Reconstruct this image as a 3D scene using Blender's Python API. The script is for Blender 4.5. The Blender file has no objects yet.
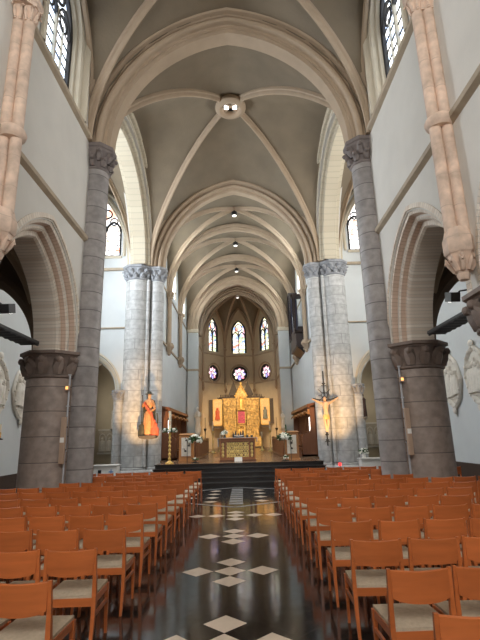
import bpy, bmesh, math, random
from mathutils import Vector, Matrix
random.seed(7)
PI = math.pi
S = bpy.context.scene
COL = S.collection
cos, sin = math.cos, math.sin

# ------------------------------------------------------------------ materials
def new_mat(name):
    m = bpy.data.materials.new(name); m.use_nodes = True
    nt = m.node_tree; b = nt.nodes['Principled BSDF']
    return m, nt, b

def N(nt, t, **k):
    n = nt.nodes.new(t)
    for a, v in k.items():
        if a.startswith('i_'):
            n.inputs[int(a[2:])].default_value = v
        else: setattr(n, a, v)
    return n

def mth(nt, op, a, b=None, c=None):
    n = nt.nodes.new('ShaderNodeMath'); n.operation = op
    for i, v in enumerate((a, b, c)):
        if v is None: continue
        if isinstance(v, (int, float)): n.inputs[i].default_value = v
        else: nt.links.new(v, n.inputs[i])
    return n.outputs[0]

def mixc(nt, f, a, b, mode='MIX'):
    n = nt.nodes.new('ShaderNodeMix'); n.data_type = 'RGBA'; n.blend_type = mode
    for s, v in ((n.inputs[0], f), (n.inputs[6], a), (n.inputs[7], b)):
        if hasattr(v, 'is_linked'): nt.links.new(v, s)
        elif isinstance(v, (int, float)): s.default_value = v
        else: s.default_value = (*v, 1)
    return n.outputs[2]

def sr(h):   # sRGB 0-255 triple to linear
    return tuple(((c/255)/12.92 if c/255 <= .04045 else ((c/255+.055)/1.055)**2.4) for c in h)

def plain(name, col, rough=.6, var=.12, scale=3., bump=.15, metal=0., bscale=None, detail=6, spec=.5):
    m, nt, b = new_mat(name)
    tc = N(nt, 'ShaderNodeTexCoord')
    no = N(nt, 'ShaderNodeTexNoise'); no.inputs['Scale'].default_value = scale; no.inputs['Detail'].default_value = detail
    nt.links.new(tc.outputs['Object'], no.inputs['Vector'])
    hi = tuple(min(1, c*(1+var)) for c in col); lo = tuple(c*(1-var) for c in col)
    rmp = mth(nt, 'MULTIPLY_ADD', no.outputs['Fac'], 2.2, -.6)
    nt.nodes[-1].use_clamp = True
    nt.links.new(mixc(nt, rmp, lo, hi), b.inputs['Base Color'])
    b.inputs['Roughness'].default_value = rough; b.inputs['Metallic'].default_value = metal
    b.inputs['Specular IOR Level'].default_value = spec
    if bump:
        n2 = N(nt, 'ShaderNodeTexNoise'); n2.inputs['Scale'].default_value = bscale or scale*8
        nt.links.new(tc.outputs['Object'], n2.inputs['Vector'])
        bp = N(nt, 'ShaderNodeBump'); bp.inputs['Strength'].default_value = bump; bp.inputs['Distance'].default_value = .02
        nt.links.new(n2.outputs['Fac'], bp.inputs['Height']); nt.links.new(bp.outputs[0], b.inputs['Normal'])
    return m

def emit(name, col, s):
    m, nt, b = new_mat(name)
    b.inputs['Base Color'].default_value = (*col, 1)
    b.inputs['Emission Color'].default_value = (*col, 1); b.inputs['Emission Strength'].default_value = s
    return m

def stone(name, col, course=.55, nb=5, joint=.35, var=.16, jw=.03, rough=.6, stain=None):
    """coursed masonry round a local z axis"""
    m, nt, b = new_mat(name)
    tc = N(nt, 'ShaderNodeTexCoord'); sp = N(nt, 'ShaderNodeSeparateXYZ')
    nt.links.new(tc.outputs['Object'], sp.inputs[0])
    zc = mth(nt, 'DIVIDE', sp.outputs[2], course)
    row = mth(nt, 'FLOOR', zc); fz = mth(nt, 'FRACT', zc)
    jz = mth(nt, 'LESS_THAN', fz, jw/course)
    ang = mth(nt, 'DIVIDE', mth(nt, 'ARCTAN2', sp.outputs[1], sp.outputs[0]), 2*PI)
    ac = mth(nt, 'ADD', mth(nt, 'MULTIPLY', ang, nb), mth(nt, 'MULTIPLY_ADD', row, .37, .03))
    ja = mth(nt, 'LESS_THAN', mth(nt, 'FRACT', ac), .018)
    j = mth(nt, 'MAXIMUM', jz, ja)
    cb = N(nt, 'ShaderNodeCombineXYZ'); nt.links.new(row, cb.inputs[0]); nt.links.new(mth(nt, 'FLOOR', ac), cb.inputs[1])
    wn = N(nt, 'ShaderNodeTexWhiteNoise'); wn.noise_dimensions = '3D'; nt.links.new(cb.outputs[0], wn.inputs['Vector'])
    no = N(nt, 'ShaderNodeTexNoise'); no.inputs['Scale'].default_value = 5.; no.inputs['Detail'].default_value = 8
    nt.links.new(tc.outputs['Object'], no.inputs['Vector'])
    hi = tuple(c*(1+var) for c in col); lo = tuple(c*(1-var) for c in col)
    c1 = mixc(nt, wn.outputs['Value'], lo, hi)
    k = mth(nt, 'MULTIPLY_ADD', no.outputs['Fac'], 1.1, .45)
    cmb = N(nt, 'ShaderNodeCombineColor')
    for i in range(3): nt.links.new(k, cmb.inputs[i])
    c2 = mixc(nt, 1.0, c1, cmb.outputs[0], 'MULTIPLY')
    if stain:
        n3 = N(nt, 'ShaderNodeTexNoise'); n3.inputs['Scale'].default_value = .9
        nt.links.new(tc.outputs['Object'], n3.inputs['Vector'])
        f = mth(nt, 'MULTIPLY_ADD', n3.outputs['Fac'], 4, -2.0); nt.nodes[-1].use_clamp = True
        c2 = mixc(nt, f, c2, stain)
    dk = tuple(c*joint for c in col)
    nt.links.new(mixc(nt, j, c2, dk), b.inputs['Base Color'])
    b.inputs['Roughness'].default_value = rough
    bp = N(nt, 'ShaderNodeBump'); bp.inputs['Strength'].default_value = .4; bp.inputs['Distance'].default_value = .02
    h = mth(nt, 'SUBTRACT', mth(nt, 'MULTIPLY', no.outputs['Fac'], .6), j)
    nt.links.new(h, bp.inputs['Height']); nt.links.new(bp.outputs[0], b.inputs['Normal'])
    return m

def voussoir(name, c_a, c_b, step=.14, joint=.6, bump=.5):
    """UV driven: u runs along the moulding"""
    m, nt, b = new_mat(name)
    uv = N(nt, 'ShaderNodeUVMap'); sp = N(nt, 'ShaderNodeSeparateXYZ'); nt.links.new(uv.outputs[0], sp.inputs[0])
    u = mth(nt, 'DIVIDE', sp.outputs[0], step)
    j = mth(nt, 'LESS_THAN', mth(nt, 'FRACT', u), .16)
    wn = N(nt, 'ShaderNodeTexWhiteNoise'); wn.noise_dimensions = '1D'; nt.links.new(mth(nt, 'FLOOR', u), wn.inputs['W'])
    c = mixc(nt, wn.outputs['Value'], c_a, c_b)
    c = mixc(nt, j, c, tuple(x*joint for x in c_a))
    nt.links.new(c, b.inputs['Base Color']); b.inputs['Roughness'].default_value = .75
    bp = N(nt, 'ShaderNodeBump'); bp.inputs['Strength'].default_value = bump; bp.inputs['Distance'].default_value = .015; bp.invert = True
    nt.links.new(j, bp.inputs['Height']); nt.links.new(bp.outputs[0], b.inputs['Normal'])
    return m

def wood(name, col, rough=.35, var=.25, scale=1., axis=2):
    m, nt, b = new_mat(name)
    tc = N(nt, 'ShaderNodeTexCoord'); mp = N(nt, 'ShaderNodeMapping')
    sc = [14*scale]*3; sc[axis] = 1.2*scale; mp.inputs['Scale'].default_value = sc
    nt.links.new(tc.outputs['Object'], mp.inputs[0])
    oi = N(nt, 'ShaderNodeObjectInfo')
    no = N(nt, 'ShaderNodeTexNoise'); no.noise_dimensions = '4D'
    no.inputs['Scale'].default_value = 1.5; no.inputs['Detail'].default_value = 5
    nt.links.new(mp.outputs[0], no.inputs['Vector']); nt.links.new(mth(nt, 'MULTIPLY', oi.outputs['Random'], 20), no.inputs['W'])
    hi = tuple(min(1, c*(1+var)) for c in col); lo = tuple(c*(1-var) for c in col)
    c = mixc(nt, no.outputs['Fac'], lo, hi)
    hs = N(nt, 'ShaderNodeHueSaturation'); nt.links.new(c, hs.inputs['Color'])
    nt.links.new(mth(nt, 'MULTIPLY_ADD', oi.outputs['Random'], .3, .85), hs.inputs['Value'])
    nt.links.new(hs.outputs[0], b.inputs['Base Color'])
    b.inputs['Roughness'].default_value = rough
    return m

def glass_mat(name, style):
    """lit leaded glass"""
    m, nt, b = new_mat(name)
    tc = N(nt, 'ShaderNodeTexCoord')
    vo = N(nt, 'ShaderNodeTexVoronoi'); vo.inputs['Scale'].default_value = 3.6 if style != 'clear' else 5.
    nt.links.new(tc.outputs['Object'], vo.inputs['Vector'])
    cr = N(nt, 'ShaderNodeValToRGB'); e = cr.color_ramp; e.interpolation = 'CONSTANT'
    sp = N(nt, 'ShaderNodeSeparateColor'); nt.links.new(vo.outputs['Color'], sp.inputs[0])
    nt.links.new(sp.outputs[0], cr.inputs[0])
    if style == 'clear': pal = [(.92,.96,1.), (.72,.86,1.), (.98,.97,.9), (.85,.92,1.), (.6,.72,.95)]; st = 3.2
    elif style == 'red': pal = [(1.,.95,.9), (.9,.93,1.), (1.,.9,.8), (.95,.45,.3), (1.,.95,.95)]; st = 2.6
    elif style == 'rose': pal = [(1.,.97,.9), (.9,.25,.3), (.95,.8,.85), (.35,.3,.8), (1.,.85,.5), (.85,.4,.5), (1.,.92,.8)]; st = 1.8
    else: pal = [(1.,.93,.55), (1.,.98,.85), (.9,.3,.2), (.35,.5,.85), (1.,.86,.4), (.95,.97,.9), (.5,.65,.4), (1.,.9,.7), (.8,.5,.6)]; st = 1.9
    while len(e.elements) < len(pal): e.elements.new(.5)
    for i, c in enumerate(pal): e.elements[i].position = i/len(pal); e.elements[i].color = (*c, 1)
    v2 = N(nt, 'ShaderNodeTexVoronoi'); v2.feature = 'DISTANCE_TO_EDGE'; v2.inputs['Scale'].default_value = 3.6 if style != 'clear' else 5.
    nt.links.new(tc.outputs['Object'], v2.inputs['Vector'])
    ed = mth(nt, 'GREATER_THAN', v2.outputs['Distance'], .03 if style != 'clear' else .02)
    col = mixc(nt, ed, (.25, .25, .25), cr.outputs[0])
    b.inputs['Base Color'].default_value = (.05, .05, .05, 1); b.inputs['Roughness'].default_value = .3
    nt.links.new(col, b.inputs['Emission Color']); b.inputs['Emission Strength'].default_value = st
    return m

M = {}
M['plaster'] = plain('plaster_wall', sr((212, 208, 200)), .85, .05, 1.2, .12, bscale=20)
M['plaster_cool'] = plain('plaster_cool_wall', sr((208, 212, 212)), .85, .04, 1.2, .1, bscale=20)
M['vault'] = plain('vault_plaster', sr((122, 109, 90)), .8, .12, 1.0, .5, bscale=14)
M['aisle'] = plain('aisle_vault_plaster', sr((104, 86, 70)), .8, .12, 1.0, .4, bscale=14)  # brown plaster with the shade of the aisles put into its tone
M['ribs'] = plain('rib_stone', sr((170, 150, 127)), .8, .07, 2., .15)
M['archw'] = plain('arch_limewash', sr((204, 194, 174)), .8, .05, 2., .12)
M['salmon'] = stone('salmon_stone', sr((212, 186, 166)), .62, 0, .8, .04, .014, .7)
M['blue'] = stone('blue_stone', sr((150, 144, 141)), .52, 0, .45, .12, .024, .55)
M['brown'] = stone('weathered_stone', sr((158, 143, 133)), .62, 0, .45, .1, .022, .55, stain=sr((158, 136, 118)))
M['pale'] = stone('pale_blue_stone', sr((182, 182, 180)), .5, 2, .62, .12, .022, .55)
M['blue_cap'] = plain('carved_blue_stone', sr((118, 108, 104)), .6, .2, 6, .4)
M['dark_cap'] = plain('carved_dark_stone', sr((124, 108, 98)), .6, .2, 6, .4)
M['pale_cap'] = plain('carved_pale_stone', sr((150, 152, 156)), .6, .2, 6, .4)
M['vous'] = voussoir('painted_brick', sr((226, 216, 202)), sr((210, 194, 176)), .11, .72)
M['vous2'] = voussoir('rosy_brick', sr((210, 184, 164)), sr((200, 174, 154)), .11, .72)
M['soffit'] = voussoir('limewashed_brick', sr((210, 190, 166)), sr((200, 178, 154)), .16, .8, .3)
M['archv'] = voussoir('lateral_arch_stone', sr((196, 186, 164)), sr((186, 174, 152)), .3, .82, .3)
M['string'] = plain('string_stone', sr((176, 160, 138)), .7, .1, 4, .2)
M['chair'] = wood('orange_beech', sr((188, 103, 54)), .3, .3, 1.0, 0)
M['pad'] = plain('seat_cloth', sr((190, 172, 148)), .95, .12, 30, .4, bscale=300)
M['oak'] = wood('dark_oak', sr((118, 72, 42)), .4, .3)
M['oak2'] = wood('mid_oak', sr((146, 94, 56)), .4, .25)
M['oak3'] = wood('golden_oak', sr((176, 122, 72)), .4, .2)
M['black'] = plain('black_metal', (.012, .012, .014), .4, .1, 5, 0)
M['iron'] = plain('dark_iron', (.03, .028, .026), .5, .2, 5, 0)
M['gold'] = plain('gilt', sr((240, 196, 116)), .4, .25, 14, .6, .4, bscale=40)
M['giltwood'] = plain('gilded_relief', sr((222, 178, 112)), .5, .6, 5, 1.0, .1, bscale=14)
M['bronze'] = plain('bronze_gilt', sr((244, 208, 132)), .45, .25, 14, .4, 0., bscale=40)
M['white'] = plain('white_paint', sr((236, 234, 228)), .6, .03, 5, 0)
M['marble'] = plain('white_marble', sr((226, 218, 204)), .45, .06, 4, .1)
M['relief'] = plain('plaster_relief', sr((222, 216, 204)), .7, .08, 8, .4)
M['relief2'] = plain('stone_relief', sr((196, 184, 164)), .7, .16, 8, .5)
M['wax'] = plain('candle_wax', sr((244, 232, 206)), .5, .03, 5, 0)
M['cloth'] = plain('altar_linen', sr((238, 238, 240)), .8, .03, 5, 0)
M['leaf'] = plain('leaf_green', sr((52, 84, 44)), .5, .3, 20, 0)
M['petal'] = plain('white_petal', sr((240, 240, 228)), .6, .06, 20, 0)
M['flesh'] = plain('painted_flesh', sr((224, 180, 140)), .5, .08, 8, .1)
M['robe'] = plain('gilt_red_robe', sr((206, 146, 96)), .45, .3, 9, .4, .2)
M['robe_dark'] = plain('dark_green_cloak', sr((70, 66, 50)), .6, .3, 9, .3)
M['brownrobe'] = plain('brown_robe', sr((62, 40, 32)), .6, .2, 9, .2)
M['magenta'] = plain('magenta_panel', sr((190, 84, 110)), .5, .5, 9, .1)
M['painting'] = plain('painted_panel', sr((236, 196, 142)), .5, .2, 8, .1)
M['figure_red'] = plain('painted_figure_red', sr((196, 92, 60)), .5, .2, 8, .1)
M['figure_blue'] = plain('painted_figure_blue', sr((120, 128, 120)), .5, .2, 8, .1)
M['slate'] = plain('slate_grey', sr((72, 64, 58)), .6, .15, 8, .2)
M['conduit'] = plain('grey_conduit', sr((180, 182, 186)), .5, .04, 5, 0)
M['beige'] = plain('beige_lacquer', sr((176, 150, 128)), .5, .04, 5, 0)
M['lens'] = emit('lit_lens', (1, .9, .8), 2.)
M['lamp'] = emit('lamp_white', (1, .96, .92), 1.6)
M['amber'] = emit('amber_light', (1, .5, .15), 1.6)
M['redlamp'] = emit('red_lamp', (1, .03, .03), 2.5)
M['pipe'] = plain('organ_pipe_metal', sr((58, 62, 84)), .3, .15, 5, 0, .6)
M['organwood'] = wood('organ_case', sr((42, 30, 28)), .4, .2)
M['g_clear'] = glass_mat('clear_leaded_glass', 'clear')
M['g_day'] = emit('bright_clear_glass', (.86, .94, 1.), 20.)
M['g_red'] = glass_mat('pink_leaded_glass', 'red')
M['g_rose'] = glass_mat('rose_glass', 'rose')
M['g_stain'] = glass_mat('stained_glass', 'stain')
M['lead'] = plain('window_lead', (.02, .02, .022), .6, .1, 5, 0)
M['tracery'] = plain('tracery_stone', sr((190, 184, 170)), .8, .05, 5, 0)
M['dado'] = plain('dark_dado', sr((70, 54, 44)), .6, .1, 3, 0)
M['chapel'] = plain('chapel_plaster', sr((198, 184, 158)), .85, .06, 2, .1)

def floor_mats():
    m, nt, b = new_mat('black_marble')
    tc = N(nt, 'ShaderNodeTexCoord'); mp = N(nt, 'ShaderNodeMapping'); mp.inputs['Rotation'].default_value = (0, 0, PI/4)
    nt.links.new(tc.outputs['Object'], mp.inputs[0])
    br = N(nt, 'ShaderNodeTexBrick'); br.offset = 0; br.squash = 1
    a = .44/math.sqrt(2)
    br.inputs['Scale'].default_value = 1.0; br.inputs['Brick Width'].default_value = a; br.inputs['Row Height'].default_value = a
    br.inputs['Mortar Size'].default_value = .0035; br.inputs['Mortar Smooth'].default_value = .3
    br.inputs['Color1'].default_value = (*sr((27, 25, 24)), 1); br.inputs['Color2'].default_value = (*sr((36, 33, 31)), 1)
    br.inputs['Mortar'].default_value = (*sr((64, 58, 52)), 1)
    nt.links.new(mp.outputs[0], br.inputs['Vector'])
    nt.links.new(br.outputs['Color'], b.inputs['Base Color'])
    no = N(nt, 'ShaderNodeTexNoise'); no.inputs['Scale'].default_value = 2.5; no.inputs['Detail'].default_value = 6
    nt.links.new(tc.outputs['Object'], no.inputs['Vector'])
    nt.links.new(mth(nt, 'MULTIPLY_ADD', no.outputs['Fac'], .14, .03), b.inputs['Roughness'])
    n2 = N(nt, 'ShaderNodeTexNoise'); n2.inputs['Scale'].default_value = 3.2
    nt.links.new(tc.outputs['Object'], n2.inputs['Vector'])
    h = mth(nt, 'SUBTRACT', mth(nt, 'MULTIPLY', n2.outputs['Fac'], .5), mth(nt, 'MULTIPLY', br.outputs['Fac'], .4))
    bp = N(nt, 'ShaderNodeBump'); bp.inputs['Strength'].default_value = .1; bp.inputs['Distance'].default_value = .02
    nt.links.new(h, bp.inputs['Height']); nt.links.new(bp.outputs[0], b.inputs['Normal'])
    b.inputs['Specular IOR Level'].default_value = .6
    return m
M['black_marble'] = floor_mats()
M['white_tile'] = plain('white_marble_tile', sr((226, 208, 188)), .18, .08, 6, 0)
M['grey_tile'] = plain('grey_marble_inlay', sr((150, 150, 150)), .22, .1, 6, 0)
M['step'] = plain('black_step_stone', sr((34, 31, 30)), .3, .2, 4, .05)
M['choirfloor'] = plain('choir_floor_stone', sr((126, 102, 80)), .22, .15, 3, .05)

# ------------------------------------------------------------------ mesh builder
class MB:
    def __init__(s): s.v = []; s.f = []; s.uv = []; s.mi = []; s.has = False; s.cur = 0
    def face(s, idx, uv=None):
        s.f.append(tuple(idx)); s.uv.append(uv); s.mi.append(s.cur)
        if uv: s.has = True
    def box(s, x0, x1, y0, y1, z0, z1, mat=None):
        b = len(s.v)
        for p in ((x0,y0,z0),(x1,y0,z0),(x1,y1,z0),(x0,y1,z0),(x0,y0,z1),(x1,y0,z1),(x1,y1,z1),(x0,y1,z1)):
            s.v.append(tuple(mat @ Vector(p)) if mat else p)
        for q in ((3,2,1,0),(4,5,6,7),(0,1,5,4),(1,2,6,5),(2,3,7,6),(3,0,4,7)): s.face([b+i for i in q])
        return s
    def prism(s, pts, y0, y1, mat=None):
        """pts (x,z) polygon, extruded along y"""
        b = len(s.v); n = len(pts)
        for y in (y0, y1):
            for x, z in pts:
                p = Vector((x, y, z)); s.v.append(tuple(mat @ p) if mat else tuple(p))
        s.face(list(range(b, b+n))); s.face(list(range(b+2*n-1, b+n-1, -1)))
        for i in range(n):
            j = (i+1) % n; s.face([b+i, b+n+i, b+n+j, b+j])
        return s
    def lathe(s, prof, n=20, c=(0,0,0), mat=None, a0=0., sx=1., sy=1., fn=None):
        b = len(s.v); k = len(prof)
        for i, (r, z) in enumerate(prof):
            for j in range(n):
                a = a0+2*PI*j/n; rr = r*(fn(a, z) if fn else 1)
                p = Vector((c[0]+rr*cos(a)*sx, c[1]+rr*sin(a)*sy, c[2]+z)); s.v.append(tuple(mat @ p) if mat else tuple(p))
        for i in range(k-1):
            for j in range(n):
                q = (j+1) % n; s.face([b+i*n+j, b+i*n+q, b+(i+1)*n+q, b+(i+1)*n+j])
        s.face([b+j for j in range(n-1, -1, -1)]); s.face([b+(k-1)*n+j for j in range(n)])
        return s
    def ball(s, c, r, n=10, m=6, mat=None):
        if isinstance(r, (int, float)): r = (r, r, r)
        pr = []
        b = len(s.v)
        for i in range(1, m):
            t = PI*i/m
            for j in range(n):
                a = 2*PI*j/n
                p = Vector((c[0]+r[0]*sin(t)*cos(a), c[1]+r[1]*sin(t)*sin(a), c[2]-r[2]*cos(t))); s.v.append(tuple(mat @ p) if mat else tuple(p))
        for p in (Vector((c[0], c[1], c[2]-r[2])), Vector((c[0], c[1], c[2]+r[2]))): s.v.append(tuple(mat @ p) if mat else tuple(p))
        lo = b+(m-1)*n; hi = lo+1
        for i in range(m-2):
            for j in range(n):
                q = (j+1) % n; s.face([b+i*n+j, b+i*n+q, b+(i+1)*n+q, b+(i+1)*n+j])
        for j in range(n):
            q = (j+1) % n; s.face([lo, b+q, b+j]); s.face([hi, b+(m-2)*n+j, b+(m-2)*n+q])
        return s
    def tube(s, pts, r, n=8, r2=None):
        pts = [Vector(p) for p in pts]; k = len(pts); b = len(s.v)
        rs = r if isinstance(r, (list, tuple)) else [r + ((r2 if r2 is not None else r)-r)*i/max(1, k-1) for i in range(k)]
        for i, p in enumerate(pts):
            t = (pts[min(i+1, k-1)]-pts[max(i-1, 0)]).normalized()
            up = Vector((0, 0, 1)) if abs(t.z) < .95 else Vector((0, 1, 0))
            a = t.cross(up).normalized(); c = a.cross(t)
            for j in range(n):
                w = 2*PI*j/n; s.v.append(tuple(p+(a*cos(w)+c*sin(w))*rs[i]))
        for i in range(k-1):
            for j in range(n):
                q = (j+1) % n; s.face([b+i*n+j, b+(i+1)*n+j, b+(i+1)*n+q, b+i*n+q])
        s.face([b+j for j in range(n)]); s.face([b+(k-1)*n+j for j in range(n-1, -1, -1)])
        return s
    def rings(s, rings, closed=False, us=None, cap=True):
        """rings: list of equal length point lists (open profile unless closed)"""
        b = len(s.v); n = len(rings[0])
        for r in rings: s.v.extend(tuple(p) for p in r)
        vl = [0]
        for i in range(1, n): vl.append(vl[-1]+(Vector(rings[0][i])-Vector(rings[0][i-1])).length)
        if us is None:
            us = [0]
            for i in range(1, len(rings)): us.append(us[-1]+(Vector(rings[i][n//2])-Vector(rings[i-1][n//2])).length)
        for i in range(len(rings)-1):
            for j in range(n if closed else n-1):
                q = (j+1) % n
                s.face([b+i*n+j, b+i*n+q, b+(i+1)*n+q, b+(i+1)*n+j],
                       [(us[i], vl[j]), (us[i], vl[q]), (us[i+1], vl[q]), (us[i+1], vl[j])])
        if cap and closed:
            s.face([b+j for j in range(n)]); s.face([b+(len(rings)-1)*n+j for j in range(n-1, -1, -1)])
        return s
    def build(s, name, mats, parent=None, smooth=None, bevel=0, loc=None, rotz=0):
        me = bpy.data.meshes.new(name); me.from_pydata(s.v, [], s.f); me.update()
        for m in (mats if isinstance(mats, (list, tuple)) else [mats]): me.materials.append(m)
        if max(s.mi, default=0) > 0: me.polygons.foreach_set('material_index', s.mi)
        if s.has:
            uvl = me.uv_layers.new(name='UVMap')
            for p, uv in zip(me.polygons, s.uv):
                if uv:
                    for li, t in zip(p.loop_indices, uv): uvl.data[li].uv = t
        bm = bmesh.new(); bm.from_mesh(me)
        if bevel:
            bmesh.ops.bevel(bm, geom=bm.edges[:], offset=bevel, segments=2, affect='EDGES', profile=.5)
        bmesh.ops.recalc_face_normals(bm, faces=bm.faces[:])
        bm.to_mesh(me); bm.free()
        if smooth:
            me.polygons.foreach_set('use_smooth', [True]*len(me.polygons)); me.set_sharp_from_angle(angle=math.radians(smooth))
        o = bpy.data.objects.new(name, me); COL.objects.link(o)
        if parent: o.parent = parent
        if loc: o.location = loc
        o.rotation_euler.z = rotz
        return o

def empty(name, loc=(0,0,0), rotz=0):
    o = bpy.data.objects.new(name, None); COL.objects.link(o); o.location = loc; o.rotation_euler.z = rotz
    o.empty_display_size = .1
    return o
def tag(o, label, cat, group=None, kind=None):
    o['label'] = label; o['category'] = cat
    if group: o['group'] = group
    if kind: o['kind'] = kind
    return o
def thing(name, label, cat, loc=(0,0,0), rotz=0, group=None): return tag(empty(name, loc, rotz), label, cat, group)
def struct(o, label=None):
    o['kind'] = 'structure'
    if label: o['label'] = label
    return o
_n = {}
def nm(k): _n[k] = _n.get(k, 0)+1; return '%s_%d' % (k, _n[k])
def copy_tree(o, parent=None, loc=None, rotz=None):
    c = o.copy(); COL.objects.link(c); c.parent = parent
    if loc is not None: c.location = loc
    if rotz is not None: c.rotation_euler = (0, 0, rotz)
    for ch in list(o.children): copy_tree(ch, c)
    return c

# ------------------------------------------------------------------ gothic geometry
def arc_z(u, a, h):
    c = (h*h-a*a)/(2*a); R = a+c
    return math.sqrt(max(0, R*R-(abs(u)+c)**2))
def arch_path(a, h, zs, z0, r, n=16):
    """list of (u,z) for offset r outward, left foot to right foot"""
    c = (h*h-a*a)/(2*a); R = a+c+r
    th = math.acos(max(-1, min(1, c/R))); L = []
    if z0 < zs: L.append((a+r, z0))
    for i in range(n+1):
        t = th*i/n; L.append((-c+R*cos(t), zs+R*sin(t)))
    L[-1] = (0, L[-1][1])
    left = [(-u, z) for u, z in L]
    return left+L[-2::-1]
def arch_sweep(mb, a, h, zs, prof, z0=None, n=16, uc=0, mirror=False, mats=None):
    """prof: list of (r outward, w depth). Local frame: u->x, w->y, z"""
    if z0 is None: z0 = zs
    paths = [arch_path(a, h, zs, z0, r, n) for r, w in prof]
    k = len(paths[0])
    rr = [[(uc+paths[j][i][0], prof[j][1], paths[j][i][1]) for j in range(len(prof))] for i in range(k)]
    if not mats:
        mb.rings(rr, cap=False)
    else:
        us = [0]
        for i in range(1, k): us.append(us[-1]+math.dist(paths[0][i], paths[0][i-1]))
        for j in range(len(prof)-1):
            mb.cur = mats[j]; mb.rings([[r[j], r[j+1]] for r in rr], us=us, cap=False)
        mb.cur = 0
    return mb

def wall(mb, u0, u1, z0, z1, th, holes, w0=0., ztop=None, n=14):
    """holes: dict(c,a,zb,zs,h) pointed or dict(c,r,zc) round; thickness w0..w0+th"""
    us = {u0, u1}; jamb = set()
    for H in holes:
        if 'r' in H:
            for i in range(n+1): us.add(H['c']-H['r']*cos(PI*i/n))
        else:
            for i in range(n+1):
                t = PI*i/n; us.add(H['c']-H['a']*cos(t))
            us.add(H['c']); jamb.add(round(H['c']-H['a'], 5)); jamb.add(round(H['c']+H['a'], 5))
    us = sorted(u for u in us if u0-1e-6 <= u <= u1+1e-6)
    if ztop:
        for i in range(1, 25): us.append(u0+(u1-u0)*i/25)
        us = sorted(set(us))
    def spans(u, mid):
        out = []; z = z0
        hs = []
        for H in holes:
            if 'r' in H:
                if abs(mid-H['c']) < H['r']:
                    d = math.sqrt(max(0, H['r']**2-(u-H['c'])**2)); hs.append((H['zc']-d, H['zc']+d))
            elif abs(mid-H['c']) < H['a']:
                uu = min(abs(u-H['c']), H['a']); hs.append((H['zb'], H['zs']+arc_z(uu, H['a'], H['h'])))
        hs.sort()
        for lo, hi in hs:
            out.append((z, lo)); z = hi
        out.append((z, ztop(u) if ztop else z1)); return out
    y0, y1 = w0, w0+th
    for i in range(len(us)-1):
        a, b = us[i], us[i+1]
        if b-a < 1e-6: continue
        m = (a+b)/2; A = spans(a, m); B = spans(b, m)
        for (a0, a1), (b0, b1) in zip(A, B):
            if a1-a0 < 1e-4 and b1-b0 < 1e-4: continue
            k = len(mb.v)
            mb.v += [(a,y0,a0),(b,y0,b0),(b,y0,b1),(a,y0,a1),(a,y1,a0),(b,y1,b0),(b,y1,b1),(a,y1,a1)]
            mb.face([k,k+1,k+2,k+3], [(a,a0),(b,b0),(b,b1),(a,a1)]); mb.face([k+5,k+4,k+7,k+6]); mb.face([k,k+4,k+5,k+1]); mb.face([k+3,k+2,k+6,k+7])
            if i == 0 or round(a, 5) in jamb: mb.face([k,k+3,k+7,k+4])
            if i == len(us)-2 or round(b, 5) in jamb: mb.face([k+1,k+5,k+6,k+2])
    return mb

def sweep3(mb, path, prof, side, mats=None):
    """path 3d in a vertical plane; side = constant horizontal unit normal; prof (s, d) with d towards inside (down)"""
    side = Vector(side).normalized(); P = [Vector(p) for p in path]; R = []
    for i, p in enumerate(P):
        t = (P[min(i+1, len(P)-1)]-P[max(i-1, 0)]).normalized()
        nrm = side.cross(t)
        if nrm.z > 0 or (abs(nrm.z) < 1e-3): pass
        nrm = nrm if nrm.z <= 0 else -nrm
        R.append([tuple(p+side*s_+nrm*d) for s_, d in prof])
    mb.rings(R, closed=True)
    return mb

def vault(zs, x0, x1, y0, y1, h, bulge, ribs=None, ribw=.11, nm_='ceiling', mat='vault'):
    """domed groin vault with straight diagonals"""
    cx, cy, ax, ay = (x0+x1)/2, (y0+y1)/2, (x1-x0)/2, (y1-y0)/2
    a = 1.; hh = h
    def prof(t):   # normalised pointed profile
        return arc_z(t*4., 4., h)
    def Z(u, v):
        return zs+max(prof(abs(u)), prof(abs(v)))+bulge*(1-u*u)*(1-v*v)
    n = 28
    ts = [sin(-PI/2+PI*i/n) for i in range(n+1)]
    mb = MB()
    for j in range(n+1):
        for i in range(n+1): mb.v.append((cx+ax*ts[i], cy+ay*ts[j], Z(ts[i], ts[j])))
    for j in range(n):
        for i in range(n):
            q = [j*(n+1)+i, j*(n+1)+i+1, (j+1)*(n+1)+i+1, (j+1)*(n+1)+i]
            # split along the groin
            if (i-n/2+.5)*(j-n/2+.5) > 0: mb.face([q[0], q[1], q[2]]); mb.face([q[0], q[2], q[3]])
            else: mb.face([q[0], q[1], q[3]]); mb.face([q[1], q[2], q[3]])
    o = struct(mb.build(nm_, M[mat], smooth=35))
    if ribs:
        pr = [(-ribw, -.05), (-ribw, .05), (-ribw*.55, .09), (-ribw*.55, .15), (-ribw*.2, .22), (ribw*.2, .22), (ribw*.55, .15), (ribw*.55, .09), (ribw, .05), (ribw, -.05)]
        L = math.hypot(ax, ay)
        for k, sg in enumerate((1, -1)):
            path = [(cx+ax*t, cy+sg*ay*t, Z(t, t)) for t in [sin(-PI/2+PI*i/44) for i in range(45)]]
            m2 = MB(); sweep3(m2, path, pr, (-sg*ay, ax, 0))
            struct(m2.build(nm('trim'), M['ribs'], smooth=40))
    return o, Z

def place(o, side):    # side wall placement: left/right
    return o

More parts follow.
